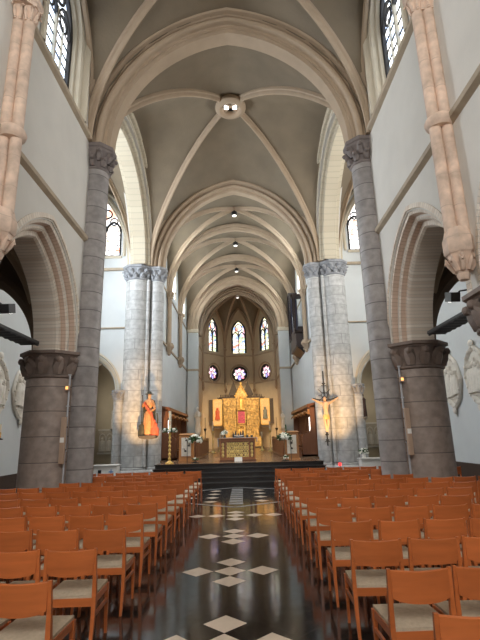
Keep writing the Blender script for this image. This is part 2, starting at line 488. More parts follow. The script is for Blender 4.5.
# ------------------------------------------------------------------ piers
def capital(mb, r, z0, z1, rtop, leaves=10, tiers=2):
    hgt = z1-z0
    mb.lathe([(r*1.0, z0), (r*1.08, z0+.03), (r*1.08, z0+.08), (r*.98, z0+.1), (r*.98, z0+hgt*.4), (r*1.02, z0+hgt*.65), (rtop*.9, z0+hgt*.92), (rtop*.93, z1)], 32)
    for t in range(tiers):
        for i in range(leaves):
            a = 2*PI*(i+.5*t)/leaves; zb = z0+.1+hgt*.3*t
            rr = r*1.0; zt = zb+hgt*(.42 if t == 0 and tiers > 1 else .5 if tiers > 1 else .72)
            re = (r+(rtop-r)*(.55 if t == 0 and tiers > 1 else .95))
            pts = [(rr*cos(a), rr*sin(a), zb), ((rr+.03)*cos(a), (rr+.03)*sin(a), (zb+zt)/2), (re*cos(a), re*sin(a), zt), ((re+.06)*cos(a), (re+.06)*sin(a), zt-.05)]
            w = .8*r*PI/leaves*(1 if tiers > 1 else 1.1)
            mb.tube(pts, [w*.7, w*1.0, w*.75, w*.45], 6)
            mb.ball(((re+.05)*cos(a), (re+.05)*sin(a), zt-.04), w*.6, 6, 4)
def abacus(mb, r, z0, z1, n=8, a0=PI/8):
    h = z1-z0
    mb.lathe([(r*.9, z0), (r*.93, z0+h*.3), (r, z0+h*.45), (r, z1)], n, a0=a0)
def base_prof(r, h=.35):
    return [(r*1.42, 0), (r*1.42, h*.45), (r*1.34, h*.5), (r*1.36, h*.62), (r*1.3, h*.7), (r*1.12, h*.78), (r*1.14, h*.9), (r*1.0, h)]
def column(parent, c, r, z0, z1, hcap, rtop, ms, mc, leaves=10, tiers=2, base=True, nab=8, names=('base', 'shaft', 'capital', 'abacus')):
    L = (c[0], c[1], 0)
    if base:
        MB().lathe([(a, b+z0) for a, b in base_prof(r, .38)], 8 if r > .5 else 16, a0=PI/8).build(names[0], ms, parent, 30, loc=L)
    zb = z0+(.38 if base else 0)
    MB().lathe([(r, zb), (r, z1-hcap)], 36).build(names[1], ms, parent, 40, loc=L)
    ab = .14 if tiers == 1 else .2
    mb = MB(); capital(mb, r, z1-hcap, z1-ab, rtop, leaves, tiers); mb.build(names[2], mc, parent, 50, loc=L)
    mb = MB(); abacus(mb, rtop*1.12, z1-ab, z1, nab); mb.build(names[3], mc, parent, 25, loc=L)

ZS = 10.35
W = 4.18
XP = 4.87
SIDES = ((-1, 'left'), (1, 'right'))

def nave_pier(s, y, label):
    t = thing('stone_pier', label, 'pier', (s*XP, y, 0))
    column(t, (0, 0), .66, 0, 4.02, .7, .77, M['brown'], M['dark_cap'], 12, 1)
    return t
for s, sd in SIDES:
    nave_pier(s, 7.2, 'massive round stone pier with leafy capital, nearest the viewer on the %s' % sd)
    nave_pier(s, 2.4, 'round stone pier beside the viewer on the %s side of the nave' % sd)
    t = nave_pier(s, 12, 'massive round grey brown pier with tall attached shaft beside the %s chair block' % sd)
    # tall attached shaft of the crossing arch
    column(t, (-s*(XP-4.06), .05), .36, 0, ZS, .8, .5, M['blue'], M['blue_cap'], 8, 2, names=('shaft_base', 'tall_shaft', 'upper_capital', 'upper_abacus'))
    # east crossing piers
    t3 = thing('crossing_pier', 'pale blue grey clustered stone pier at the %s of the choir steps' % sd, 'pier', (s*5.05, 22, 0))
    MB().lathe([(a, b) for a, b in base_prof(.62, .5)], 8, a0=PI/8).build('base', M['pale'], t3, 30)
    MB().lathe([(.62, .5), (.6, ZS-.75)], 36).build('shaft', M['pale'], t3, 40)
    MB().lathe([(a, b) for a, b in base_prof(.36, .5)], 8, a0=PI/8).build('base', M['pale'], t3, 30, loc=(-s*.97, .1, 0))
    MB().lathe([(.36, .5), (.35, ZS-.75)], 28).build('shaft', M['pale'], t3, 40, loc=(-s*.97, .1, 0))
    MB().lathe([(.09, .5), (.09, ZS-.7)], 14).build('slender_shaft', M['pale'], t3, 40, loc=(-s*.6, -.28, 0))
    mb = MB(); capital(mb, .6, ZS-.75, ZS-.2, .74, 12); mb.build('capital', M['pale_cap'], t3, 50)
    mb = MB(); capital(mb, .35, ZS-.75, ZS-.2, .46, 9); mb.build('capital', M['pale_cap'], t3, 50, loc=(-s*.97, .1, 0))
    mb = MB(); abacus(mb, .84, ZS-.2, ZS); mb.build('abacus', M['pale_cap'], t3)
    mb = MB(); abacus(mb, .54, ZS-.2, ZS+.002); mb.build('abacus', M['pale_cap'], t3, loc=(-s*.97, .1, 0))
    # transept respond
    t4 = thing('respond_column', 'slim pale stone half column with capital beside the %s chapel arch' % sd, 'column', (s*5.72, 21.62, 0))
    column(t4, (0, 0), .22, 0, 4.05, .5, .3, M['pale'], M['pale_cap'], 8, 1)

# ------------------------------------------------------------------ nave walls
def rot_side(s): return PI/2 if s < 0 else -PI/2
YW = -7.2
bays = [(-2.4, 2.4), (2.4, 7.2), (7.2, 12.)]
for s, sd in SIDES:
    y0, y1 = -7.2, 12.05
    yc = (y0+y1)/2
    holes = []; wh = []
    cs = [-4.8, 0, 4.8, 9.6]
    for c in cs:
        c2 = (c+.05-yc)*(1 if s < 0 else -1)
        u = (c-yc)*(1 if s < 0 else -1)
        holes.append(dict(c=u, a=2.12, zb=4.02, zs=4.02, h=2.735))
        wh.append(dict(c=c2, a=1.25, zb=10.5, zs=12.9, h=2.1))
    # face layer with widest openings (clerestory splay 1.3)
    mb = wall(MB(), -(y1-y0)/2, (y1-y0)/2, 4.02, 16.2, .2, holes+wh)
    h2 = [dict(H, a=1.98, h=2.587) for H in holes]; w2 = [dict(H, a=1.05, zb=10.6, h=1.8) for H in wh]
    wall(mb, -(y1-y0)/2, (y1-y0)/2, 4.02, 16.2, .2, h2+w2, w0=.2)
    struct(mb.build('wall_%s' % sd, M['plaster'], loc=(s*W, yc, 0), rotz=rot_side(s)))
    h3 = [dict(H, a=1.85, h=2.45) for H in holes]
    mb = wall(MB(), -(y1-y0)/2, (y1-y0)/2, 4.02, 16.2, .65, h3+[dict(H, a=.95, zb=10.6, h=1.6) for H in wh], w0=.4)
    struct(mb.build('wall_%s_core' % sd, M['plaster'], loc=(s*W, yc, 0), rotz=rot_side(s)))
    for bi, c in enumerate(cs):
        # arcade mouldings
        mb = MB()
        prof = [(.42, .01), (.42, -.02), (.31, -.035), (.29, .03), (.20, .05), (.17, .15), (.17, .19), (.15, .21), (.09, .19), (.05, .23), (.03, .31), (.03, .35), (-.02, .37), (-.07, .36), (-.11, .42), (-.12, .5), (-.12, 1.0), (.1, 1.07)]
        arch_sweep(mb, 1.85, 2.45, 4.02, prof, n=20, mats=[0, 0, 0, 0, 1, 1, 0, 0, 0, 1, 1, 0, 0, 0, 0, 0, 2, 2])
        struct(mb.build(nm('trim'), [M['vous'], M['vous2'], M['soffit']], loc=(s*W, c, 0), rotz=rot_side(s)))
        # window
        t = empty(nm('window'), (s*W, c, 0), rot_side(s)); struct(t)
        g = MB(); g.prism(arch_path(.94, 1.6, 12.9, 10.6, 0, 12), .42, .45); g.build('leaded_glass', M['g_clear'], t)
        f = MB()
        f.box(-.04, .04, .33, .42, 10.6, 13.2)
        for q in (-.47, .47): f.box(q-.02, q+.02, .36, .42, 10.6, 13.0)
        f.build('mullion', M['tracery'], t)
        l = MB()
        for k in range(8): l.box(-.94, .94, .38, .42, 10.85+k*.34, 10.868+k*.34)
        arch_sweep(l, .92, 1.58, 12.9, [(.03, .3), (-.05, .32), (-.05, .42)], z0=10.6)
        for q in (-.45, .45):
            arch_sweep(l, .4, .6, 12.9, [(.04, .33), (-.02, .33), (-.02, .42), (.04, .42)], uc=q, n=8)
        l.tube([(.36*cos(a), .37, 13.75+.34*sin(a)) for a in [2*PI*i/20 for i in range(21)]], .045, 6)
        for q in (-.45, .45): l.tube([(q+.22*cos(a), .38, 13.05+.22*sin(a)) for a in [2*PI*i/16 for i in range(17)]], .035, 6)
        l.build('leading', M['lead'], t)
        MB().box(-1.25, 1.25, -.04, .45, 10.4, 10.6).build('window_sill', M['archw'], t, bevel=.01)
        j = MB()
        arch_sweep(j, 1.05, 1.75, 12.9, [(.42, -.02), (.4, -.08), (.3, -.1), (.22, -.02), (.2, .05), (.12, .08), (.06, .02), (.0, .06), (.0, .18), (-.04, .22), (-.08, .2), (-.1, .28), (-.1, .42)], z0=10.6)
        j.build('jamb_moulding', M['archw'], t, 30)
        wr = MB(); arch_sweep(wr, 2.05, 4.4, 10.4, [(.14, 0), (.12, -.1), (0, -.14), (-.06, -.1), (-.08, 0)], n=20)
        struct(wr.build(nm('trim'), M['ribs'], smooth=30, loc=(s*W, c, 0), rotz=rot_side(s)))
    # strings
    for z, hh in ((7.32, .1), (10.46, .1)):
        mb = MB(); L = (y1-y0)/2
        for a_, b_ in ((-L, L-.3) if s < 0 else (-L+.3, L),):
            mb.prism([(0, 0)]*0 or [(-.12, z+.02), (-.1, z-.06), (0, z-.12), (0.02, z-.12), (.02, z+.1), (0, z+.1)], a_, b_, Matrix(((0,1,0,0),(1,0,0,0),(0,0,1,0),(0,0,0,1))))
        struct(mb.build(nm('trim'), M['string'], loc=(s*W, yc, 0), rotz=rot_side(s)))
    # wall shafts (pair of colonnettes on a corbel)
    for y, lab in ((7.2, 'pair of salmon stone wall shafts on a carved corbel above the near %s pier'), (2.4, 'pair of salmon stone wall shafts on a corbel beside the viewer, %s wall')):
        t = thing('wall_shaft', lab % sd, 'column', (s*4.0, y, 0))
        lift = .6 if s < 0 and y > 5 else 0.
        for dx, dy in ((-s*.1, 0), (s*.1, -.04)):
            MB().lathe([(.105, 5.1+lift), (.105, 9.8)], 24).build('shaft', M['salmon'], t, 40, loc=(dx, dy, 0))
            mb = MB(); capital(mb, .1, 9.8, 10.2, .17, 7, 1); mb.build('capital', M['salmon'], t, 50, loc=(dx, dy, 0))
        MB().lathe([(.2, 7.2), (.25, 7.26), (.27, 7.33), (.24, 7.4), (.2, 7.44)], 28).build('shaft_ring', M['salmon'], t, 40)
        mb = MB(); abacus(mb, .32, 10.2, 10.4, 8); mb.build('abacus', M['salmon'], t)
        mb = MB()
        mb.lathe([(.08, 4.22), (.11, 4.3), (.1, 4.36), (.17, 4.5), (.21, 4.64), (.23, 4.68)], 8, a0=PI/8)
        for i in range(8):
            a = 2*PI*i/8+PI/8
            mb.tube([(.12*cos(a), .12*sin(a), 4.38), (.2*cos(a), .2*sin(a), 4.52), (.25*cos(a), .25*sin(a), 4.6), (.25*cos(a), .25*sin(a), 4.52)], [.04, .05, .045, .03], 6)
        mb.lathe([(.24, 4.68), (.26, 4.72), (.26, 4.95), (.23, 5.02), (.2, 5.14)], 8, a0=PI/8)
        mb.build('corbel', M['salmon'], t, 35, loc=(0, 0, lift))

# ------------------------------------------------------------------ crossing / choir / transverse arches
def t_arch(y, a, h, prof, mat, zs=ZS, x=0, rotz=0, n=26, z0=None, name=None):
    mb = MB(); arch_sweep(mb, a, h, zs, prof, n=n, z0=z0)
    return struct(mb.build(nm('trim'), mat, smooth=30, loc=(x, y, 0), rotz=rotz))
def roll(r, w, rad, k=5, a0=0, a1=PI): return [(r+rad*sin(a0+(a1-a0)*i/k)*0-rad*cos(a0+(a1-a0)*i/k), w-rad*sin(a0+(a1-a0)*i/k)) for i in range(k+1)]
def orders(lst, rad, rout, wout, last):
    out = [(rout, wout)]
    for r0, w0 in lst:
        out += [(r0+rad+.05, w0-.02), (r0+rad+.05, w0+rad*.8)]
        for i in range(6):
            a_ = PI*.1+PI*.9*i/5; out.append((r0+rad*cos(a_), w0-rad*sin(a_)))
        out += [(r0-rad*1.1, w0+rad*1.0), (r0-rad*1.5, w0+rad*1.5)]
    return out+last
big_half = orders([(.84, -.70), (.58, -.56), (.32, -.42)], .085, 1.15, -.74, [(.12, -.30), (.10, -.26), (0, -.24)])
big = big_half+[(r, -w) for r, w in reversed(big_half)]
t_arch(12.05, 3.62, 4.2, big, M['ribs'])
east_half = orders([(.72, -.56), (.48, -.44), (.25, -.32)], .075, 1.0, -.6, [(.08, -.22), (0, -.18)])
east = east_half+[(r, -w) for r, w in reversed(east_half)]
t_arch(22.05, 3.68, 4.35, east, M['ribs'])
thin_half = [(.4, -.26), (.26, -.24), (.22, -.18), (.16, -.2), (.1, -.12), (0, -.08)]
thin = thin_half+[(r, -w) for r, w in reversed(thin_half)]
for y in (26.2, 31.1): t_arch(y, 3.95, 4.1, thin, M['ribs'])
t_arch(38.3, 3.12, 3.75, [(r*.8, w*.6) for r, w in east], M['ribs'])
t_arch(36.2, 3.3, 3.95, [(.85, -.46), (.6, -.46), (.56, -.38), (.36, -.38), (.32, -.3), (.05, -.3), (0, -.25), (0, .25), (.05, .3), (.85, .46)], M['ribs'])
for y in (2.4, 7.2): t_arch(y, 3.85, 4.2, [(r*1.2, w*1.1) for r, w in thin], M['ribs'])
# lateral crossing arches
lat_half = orders([(.7, -.68), (.48, -.56), (.26, -.44)], .075, .86, -.74, [(.08, -.34), (0, -.3)])
lat = lat_half+[(r, -w) for r, w in reversed(lat_half)]
for s, sd in SIDES:
    t_arch(17.05, 4.12, 4.0, lat, M['archv'], x=s*4.85, rotz=PI/2)
    mb = wall(MB(), -4.95, 4.95, ZS, 16.4, 1.2, [dict(c=0, a=4.5, zb=ZS, zs=ZS, h=4.4)], w0=-.6)
    struct(mb.build('wall_crossing_%s' % sd, M['plaster'], loc=(s*4.85, 17.05, 0), rotz=PI/2))
# spandrel walls over the west and east crossing arches
for y, th, a_, h_ in ((12.05, 1.0, 4.1, 4.72), (22.05, .9, 4.1, 4.85), (36.2, .5, 3.7, 4.4), (38.4, .5, 3.4, 4.05)):
    mb = wall(MB(), -4.9, 4.9, ZS, 16.6, th, [dict(c=0, a=a_, zb=ZS, zs=ZS, h=h_)], w0=-th/2)
    struct(mb.build('wall_spandrel_%d' % int(y), M['vault'], loc=(0, y, 0)))

# vaults
_k = [0]
def cname(): _k[0] += 1; return 'ceiling_%d' % _k[0]
for y0, y1 in ((-7.2, -2.4), (-2.4, 2.4), (2.4, 7.2), (7.2, 11.5)):
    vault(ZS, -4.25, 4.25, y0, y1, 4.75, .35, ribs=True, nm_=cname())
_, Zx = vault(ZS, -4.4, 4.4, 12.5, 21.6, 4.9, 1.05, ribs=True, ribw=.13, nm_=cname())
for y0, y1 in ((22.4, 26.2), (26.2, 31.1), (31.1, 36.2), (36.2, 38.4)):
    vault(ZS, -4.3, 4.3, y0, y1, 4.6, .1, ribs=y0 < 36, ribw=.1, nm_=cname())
for s, sd in SIDES:
    xs = sorted((s*5.3, s*8.5))
    vault(ZS, xs[0], xs[1], 12.3, 21.75, 4.4, .3, ribs=True, nm_=cname())
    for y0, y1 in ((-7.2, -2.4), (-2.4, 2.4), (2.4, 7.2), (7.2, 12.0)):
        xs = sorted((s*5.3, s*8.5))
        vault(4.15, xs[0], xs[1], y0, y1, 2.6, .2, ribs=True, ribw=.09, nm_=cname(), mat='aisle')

# crossing boss with opening
ZB = Zx(0, 0)-.34
t = thing('vault_boss', 'round stone ring at the crown of the crossing vault with a dark opening', 'boss', (0, 17.05, ZB))
# moulded ring profile
ringp = [(.37, .45), (.37, .02), (.41, -.05), (.5, -.09), (.6, -.05), (.68, .03), (.68, .16), (.6, .3), (.5, .45)]
mb = MB(); n = 40
mb.rings([[(r*cos(a), r*sin(a), z) for r, z in ringp] for a in [2*PI*i/n for i in range(n+1)]], closed=True, cap=False)
mb.build('ring', M['ribs'], t, 40)
MB().lathe([(.4, .2), (.4, .26)], 24).build('dark_opening', M['black'], t)
for k in (-1, 1):
    q = thing('square_spotlight', 'small white square spotlight in the crossing boss opening, %s one' % ('left' if k < 0 else 'right'), 'lamp', (k*.19, 17.05, ZB+.06))
    MB().box(-.1, .1, -.1, .1, .0, .13).build('housing', M['lamp'], q, bevel=.01)
    MB().lathe([(.035, -.012), (.035, .0)], 12).build('lens', M['iron'], q)

# ------------------------------------------------------------------ transept and aisles
for s, sd in SIDES:
    cx = s*6.9
    # east wall of the transept (seen from the west) with chapel arch and window
    mb = wall(MB(), -1.75, 1.75, 0, 16, .4, [dict(c=0, a=1.1, zb=0, zs=4.05, h=1.75), dict(c=0, a=.95, zb=11.05, zs=12.75, h=1.75)])
    wall(mb, -1.75, 1.75, 0, 16, .5, [dict(c=0, a=.85, zb=0, zs=4.05, h=1.45), dict(c=0, a=.8, zb=11.1, zs=12.8, h=1.55)], w0=.4)
    struct(mb.build('wall_transept_%s' % sd, M['plaster_cool'], loc=(cx, 21.75, 0)))
    mb = MB(); arch_sweep(mb, .95, 1.6, 4.05, [(.3, -.04), (.22, -.08), (.16, 0), (.1, .04), (0, .1), (-.05, .4), (-.1, .5), (-.1, .9)], z0=4.05)
    struct(mb.build(nm('trim'), M['archw'], smooth=30, loc=(cx, 21.75, 0)))
    mb = MB(); arch_sweep(mb, .86, 1.65, 12.75, [(.34, -.03), (.28, -.08), (.2, -.05), (.16, .03), (.08, .05), (.04, .2), (-.02, .34), (-.06, .36)], z0=11.0)
    struct(mb.build(nm('trim'), M['archw'], smooth=30, loc=(cx, 21.75, 0)))
    mb = MB(); arch_sweep(mb, 1.4, 3.9, 10.5, [(.2, 0), (.16, -.1), (.06, -.16), (0, -.1), (-.05, -.12), (-.1, 0)], n=20)
    struct(mb.build(nm('trim'), M['archw'], smooth=30, loc=(cx, 21.75, 0)))
    t = empty(nm('window'), (cx, 21.75, 0)); struct(t)
    g = MB(); g.prism(arch_path(.84, 1.6, 12.75, 11.0, 0, 12), .34, .37); g.build('leaded_glass', M['g_red'], t)
    f = MB(); f.box(-.04, .04, .24, .34, 11.05, 12.9)
    arch_sweep(f, .84, 1.6, 12.75, [(.05, .2), (-.05, .22), (-.05, .34)], z0=11.0)
    for q in (-.42, .42):
        arch_sweep(f, .36, .5, 12.6, [(.06, .26), (-.04, .26), (-.04, .33), (.06, .33)], uc=q, n=8)
        f.tube([(q+.2*cos(a), .3, 13.15+.2*sin(a)) for a in [2*PI*i/16 for i in range(17)]], .035, 6)
    f.tube([(.3*cos(a), .3, 13.6+.26*sin(a)) for a in [2*PI*i/16 for i in range(17)]], .045, 6)
    for k in range(7): f.box(-.84, .84, .3, .33, 11.2+k*.28, 11.22+k*.28)
    f.build('window_frame', M['lead'], t)
    MB().box(-1.0, 1.0, -.06, .3, 10.9, 11.04).build('window_sill', M['archw'], t, bevel=.02)
    for z in (10.28, 7.2):
        struct(MB().box(-1.75, 1.35 if s < 0 else 1.75, -.09 if z > 10 else -.05, .05, z-.07, z+.07 if z > 10 else z+.0).build(nm('trim'), M['string'], loc=(cx, 21.72, 0), bevel=.02))
    # west wall of the transept / end of aisle
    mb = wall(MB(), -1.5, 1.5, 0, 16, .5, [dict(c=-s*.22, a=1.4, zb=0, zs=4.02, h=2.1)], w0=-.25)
    struct(mb.build('wall_aisle_end_%s' % sd, M['aisle'], loc=(s*7.0, 12, 0)))  # dark brown stands in for the shade on this wall
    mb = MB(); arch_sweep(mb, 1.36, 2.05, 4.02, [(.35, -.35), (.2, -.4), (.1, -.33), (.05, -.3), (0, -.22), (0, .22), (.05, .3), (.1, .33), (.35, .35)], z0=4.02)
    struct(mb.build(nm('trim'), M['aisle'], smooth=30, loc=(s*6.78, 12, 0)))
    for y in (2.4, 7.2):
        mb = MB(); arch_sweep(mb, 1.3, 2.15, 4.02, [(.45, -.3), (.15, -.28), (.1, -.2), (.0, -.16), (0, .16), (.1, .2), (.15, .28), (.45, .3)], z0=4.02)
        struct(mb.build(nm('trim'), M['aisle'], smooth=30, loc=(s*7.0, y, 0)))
    # outer wall
    wn = [dict(c=u, a=.7, zb=5.0, zs=5.6, h=1.0) for u in ()]
    y0, y1 = -7.2, 22.6; yc = (y0+y1)/2
    mb = wall(MB(), -(y1-y0)/2, (y1-y0)/2, 0, 16, .4, [dict(c=(17.0-yc)*(1 if s < 0 else -1), a=1.4, zb=7.8, zs=11.0, h=2.6)])
    struct(mb.build('wall_outer_%s' % sd, M['plaster_cool'], loc=(s*8.4, yc, 0), rotz=rot_side(s)))
    t = empty(nm('window'), (s*8.4, 17.0, 0), rot_side(s)); struct(t)  # unseen window, put in for the light it gives
    g = MB(); g.prism(arch_path(1.4, 2.6, 11.0, 7.8, 0, 12), .25, .28); g.build('leaded_glass', M['g_clear'], t)
    f = MB()
    for q in (-.47, .47): f.box(q-.05, q+.05, .12, .25, 7.8, 12.2)
    for k in range(9): f.box(-1.4, 1.4, .2, .25, 8.0+k*.45, 8.03+k*.45)
    arch_sweep(f, 1.4, 2.6, 11.0, [(.05, .1), (-.06, .1), (-.06, .25)], z0=7.8)
    f.build('window_frame', M['tracery'], t)
    struct(MB().box(-(y1-y0)/2, (y1-y0)/2, -.04, .0, 0, .62).build('baseboard_%s' % sd, M['dado'], loc=(s*8.4, yc, 0), rotz=rot_side(s)))
    # chapel beyond
    mb = MB(); xi, xo = 5.4, 8.5
    mb.box(*sorted((s*xi, s*xo)), 26.2, 26.5, 0, 8); struct(mb.build('wall_chapel_back_%s' % sd, M['chapel']))
    struct(MB().box(*sorted((s*8.5, s*8.8)), 22.6, 26.5, 0, 8).build('wall_chapel_outer_%s' % sd, M['chapel']))
    vault(4.6, *sorted((s*xi, s*xo)), 22.6, 26.3, 2.3, .1, ribs=True, ribw=.08, nm_=cname())

# ------------------------------------------------------------------ choir walls
for s, sd in SIDES:
    y0, y1 = 22.6, 38.4; yc = (y0+y1)/2
    hs = [dict(c=(c-yc)*(1 if s < 0 else -1), a=.72, zb=10.9, zs=12.4, h=1.6) for c in (24.3, 28.65, 33.65)]
    mb = wall(MB(), -(y1-y0)/2, (y1-y0)/2, 0, 16, .9, hs)
    struct(mb.build('wall_choir_%s' % sd, M['plaster_cool'], loc=(s*4.25, yc, 0), rotz=rot_side(s)))
    for c in (24.3, 28.65, 33.65):
        t = empty(nm('window'), (s*4.25, c, 0), rot_side(s)); struct(t)
        MB().prism(arch_path(.74, 1.62, 12.4, 10.88, 0, 12), .3, .33).build('leaded_glass', M['g_day'], t)
        f = MB(); f.box(-.04, .04, .2, .3, 10.9, 13.6)
        for k in range(6): f.box(-.72, .72, .26, .3, 11.1+k*.4, 11.13+k*.4)
        arch_sweep(f, .72, 1.6, 12.4, [(.16, -.05), (.1, -.07), (.06, .0), (-.04, .14), (-.04, .3)], z0=10.9)
        f.build('window_frame', M['archw'], t)
    struct(MB().box(-(y1-y0)/2, (y1-y0)/2, -.1, .02, 6.98, 7.1).build(nm('trim'), M['string'], loc=(s*4.25, yc, 0), rotz=rot_side(s), bevel=.02))
    struct(MB().box(-(y1-y0)/2, (y1-y0)/2, -.07, .02, 10.32, 10.42).build(nm('trim'), M['string'], loc=(s*4.25, yc, 0), rotz=rot_side(s), bevel=.02))
    for y, w_ in ((26.2, 'nearer'), (31.1, 'farther')):
        t = thing('wall_shaft', 'pair of pale wall shafts on a corbel, %s set on the %s choir wall' % (w_, sd), 'column', (s*4.08, y, 0))
        for dy in (-.13, .13):
            MB().lathe([(.11, 7.25), (.11, 9.9)], 16).build('shaft', M['ribs'], t, 40, loc=(0, dy, 0))
            mb = MB(); capital(mb, .11, 9.9, 10.25, .17, 6, 1); mb.build('capital', M['ribs'], t, 50, loc=(0, dy, 0))
        mb = MB(); abacus(mb, .3, 10.25, 10.4); mb.build('abacus', M['ribs'], t)
        MB().lathe([(.05, 6.5), (.12, 6.6), (.1, 6.66), (.22, 6.9), (.3, 7.0), (.3, 7.12), (.22, 7.25)], 8, a0=PI/8).build('corbel', M['ribs'], t, 30)
    # pilaster of the sanctuary arch
    t = thing('pilaster', 'flat whitewashed pilaster carrying the %s end of the apse arch' % sd, 'column', (s*3.72, 36.2, 0))
    MB().box(-.42, .42, -.35, .35, .75, 10.1).build('shaft', M['plaster_cool'], t)
    MB().box(-.48, .48, -.42, .42, 10.1, 10.42).build('capital', M['archw'], t, bevel=.04)
    MB().box(-.45, .45, -.39, .39, 6.95, 7.12).build('shaft_ring', M['string'], t, bevel=.02)

# ------------------------------------------------------------------ apse
AP = [(-3.5, 38.2), (-3.48, 41.9), (-1.45, 44.6), (1.45, 44.6), (3.48, 41.9), (3.5, 38.2)]
BZ = 15.0; BY = 40.6
for i in range(5):
    (xa, ya), (xb, yb) = AP[i], AP[i+1]
    L = math.hypot(xb-xa, yb-ya); ang = math.atan2(yb-ya, xb-xa); mx, my = (xa+xb)/2, (ya+yb)/2
    mid = i in (1, 2, 3)
    off = 0
    hs = []
    if mid:
        a_ = .66 if i == 2 else .64
        hs = [dict(c=0, a=a_+.1, zb=9.85, zs=12.1, h=1.25), dict(c=0, r=.78, zc=7.8)]
    lun = lambda u, L=L: 10.6+arc_z(u*3.3/(L/2+.001)*.999, 3.3, 4.1)
    mb = wall(MB(), -L/2-.02, L/2+.02, 0, 16, .5, hs, ztop=(lambda u, L=L: 10.4+arc_z(min(abs(u)/(L/2), 1)*3.3, 3.3, 4.2)+.15))
    struct(mb.build('wall_apse_%d' % (i+1), M['chapel'], loc=(mx, my, 0), rotz=ang))
    mb = MB(); arch_sweep(mb, L/2-.12, 4.15, 10.4, [(.16, -.02), (.12, -.14), (0, -.16), (-.04, -.05), (-.04, .0)], n=16)
    struct(mb.build(nm('trim'), M['ribs'], smooth=30, loc=(mx, my, 0), rotz=ang))
    for z in (9.6, 6.85):
        struct(MB().box(-L/2, L/2, -.09, .02, z-.07, z+.05).build(nm('trim'), M['string'], loc=(mx, my, 0), rotz=ang, bevel=.015))
    if mid:
        t = empty(nm('window'), (mx, my, 0), ang); struct(t)
        MB().prism(arch_path(a_, 1.2, 12.1, 9.9, 0, 12), .22, .25).build('stained_glass', M['g_stain'], t)
        f = MB(); f.box(-.05, .05, .12, .22, 9.9, 12.2)
        arch_sweep(f, a_, 1.2, 12.1, [(.12, .1), (-.07, .12), (-.07, .24)], z0=9.9)
        for q in (-a_/2, a_/2): arch_sweep(f, a_/2-.06, .5, 11.6, [(.07, .14), (-.03, .14), (-.03, .22), (.07, .22)], uc=q, n=8)
        f.tube([(.36*cos(w), .18, 12.55+.36*sin(w)) for w in [2*PI*k/20 for k in range(21)]], .05, 6)
        for k in range(4): f.box(-a_, a_, .17, .22, 10.3+k*.4, 10.33+k*.4)
        f.build('window_frame', M['lead'], t)
        MB().box(-a_-.15, a_+.15, -.05, .25, 9.76, 9.9).build('window_sill', M['archw'], t)
        t = empty(nm('window'), (mx, my, 0), ang); struct(t)
        MB().prism([(.62*cos(w)*(1+.0), 7.8+.62*sin(w)) for w in [2*PI*k/28 for k in range(28)]], .22, .25).build('rose_glass', M['g_rose'], t)
        f = MB()
        nn = 48
        f.rings([[(r*cos(w), y_, 7.8+r*sin(w)) for r, y_ in ((.8, .1), ((.54+.07*cos(8*w)), .14), ((.54+.07*cos(8*w)), .24), (.8, .24))] for w in [2*PI*k/nn for k in range(nn+1)]], closed=True, cap=False)
        f.tube([(.2*cos(w), .17, 7.8+.2*sin(w)) for w in [2*PI*k/16 for k in range(17)]], .03, 6)
        for k in range(8):
            w = 2*PI*(k+.5)/8; f.tube([(.2*cos(w), .18, 7.8+.2*sin(w)), (.56*cos(w), .18, 7.8+.56*sin(w))], .025, 5)
        f.build('window_frame', M['lead'], t)
        f = MB()
        f.rings([[(r*cos(w), y_, 7.8+r*sin(w)) for r, y_ in ((.98, .02), (.98, -.04), (.9, -.08), (.84, -.02), (.78, .1))] for w in [2*PI*k/nn for k in range(nn+1)]], cap=False)
        f.build('ring_moulding', M['ribs'], t, 30)
# apse shell: webs between lunette arches and boss
mb = MB()
for i in range(5):
    (xa, ya), (xb, yb) = AP[i], AP[i+1]
    L = math.hypot(xb-xa, yb-ya); n = 16; m = 10
    b = len(mb.v)
    for j in range(m+1):
        for k in range(n+1):
            q = -1+2*k/n; w = (q+1)/2
            x = xa+(xb-xa)*w; y = ya+(yb-ya)*w
            z = 10.4+arc_z(abs(q)*3.3, 3.3, 4.2)
            # rib profile height at this radial fraction for the edges
            rad = j/m
            ze = 10.4+arc_z((1-rad)*3.3*.999, 3.3, BZ-10.4)
            zz = max(ze, z*(1-rad)+BZ*rad)
            mb.v.append((x+(0-x)*rad, y+(BY-y)*rad, zz+.02))
    for j in range(m):
        for k in range(n):
            a = b+j*(n+1)+k; mb.face([a, a+1, a+n+2, a+n+1])
# fill between arch at 38 and boss
struct(mb.build(cname(), M['vault'], smooth=50))
pr = [(-.09, -.05), (-.09, .06), (-.03, .16), (.03, .16), (.09, .06), (.09, -.05)]
for i, (x, y) in enumerate(AP[1:5] + [(-3.45, 37.95), (3.45, 37.95)]):
    path = []
    for k in range(31):
        t_ = sin(PI/2*k/30); rad = 1-cos(PI/2*k/30)
        path.append((x*(1-rad), y+(BY-y)*rad, 10.4+arc_z((1-rad)*3.3*.999, 3.3, BZ-10.4)))
    d = Vector((-x, BY-y, 0)).normalized()
    m2 = MB(); sweep3(m2, path, pr, (-d.y, d.x, 0)); struct(m2.build(nm('trim'), M['ribs'], smooth=40))
    if i < 4:
        c = Vector((x, y, 0))+d*.1
        t = thing('wall_shaft', ['slim stone shaft at the outer left corner of the apse', 'slim stone shaft left of the central apse window', 'slim stone shaft right of the central apse window', 'slim stone shaft at the outer right corner of the apse'][i], 'column', tuple(c))
        MB().lathe([(.1, 6.3), (.1, 10.1)], 16).build('shaft', M['ribs'], t, 40)
        mb = MB(); capital(mb, .1, 10.05, 10.3, .16, 6, 1); mb.build('capital', M['ribs'], t, 50)
        MB().lathe([(.03, 5.95), (.1, 6.05), (.16, 6.25), (.1, 6.35)], 10).build('corbel', M['ribs'], t, 30)

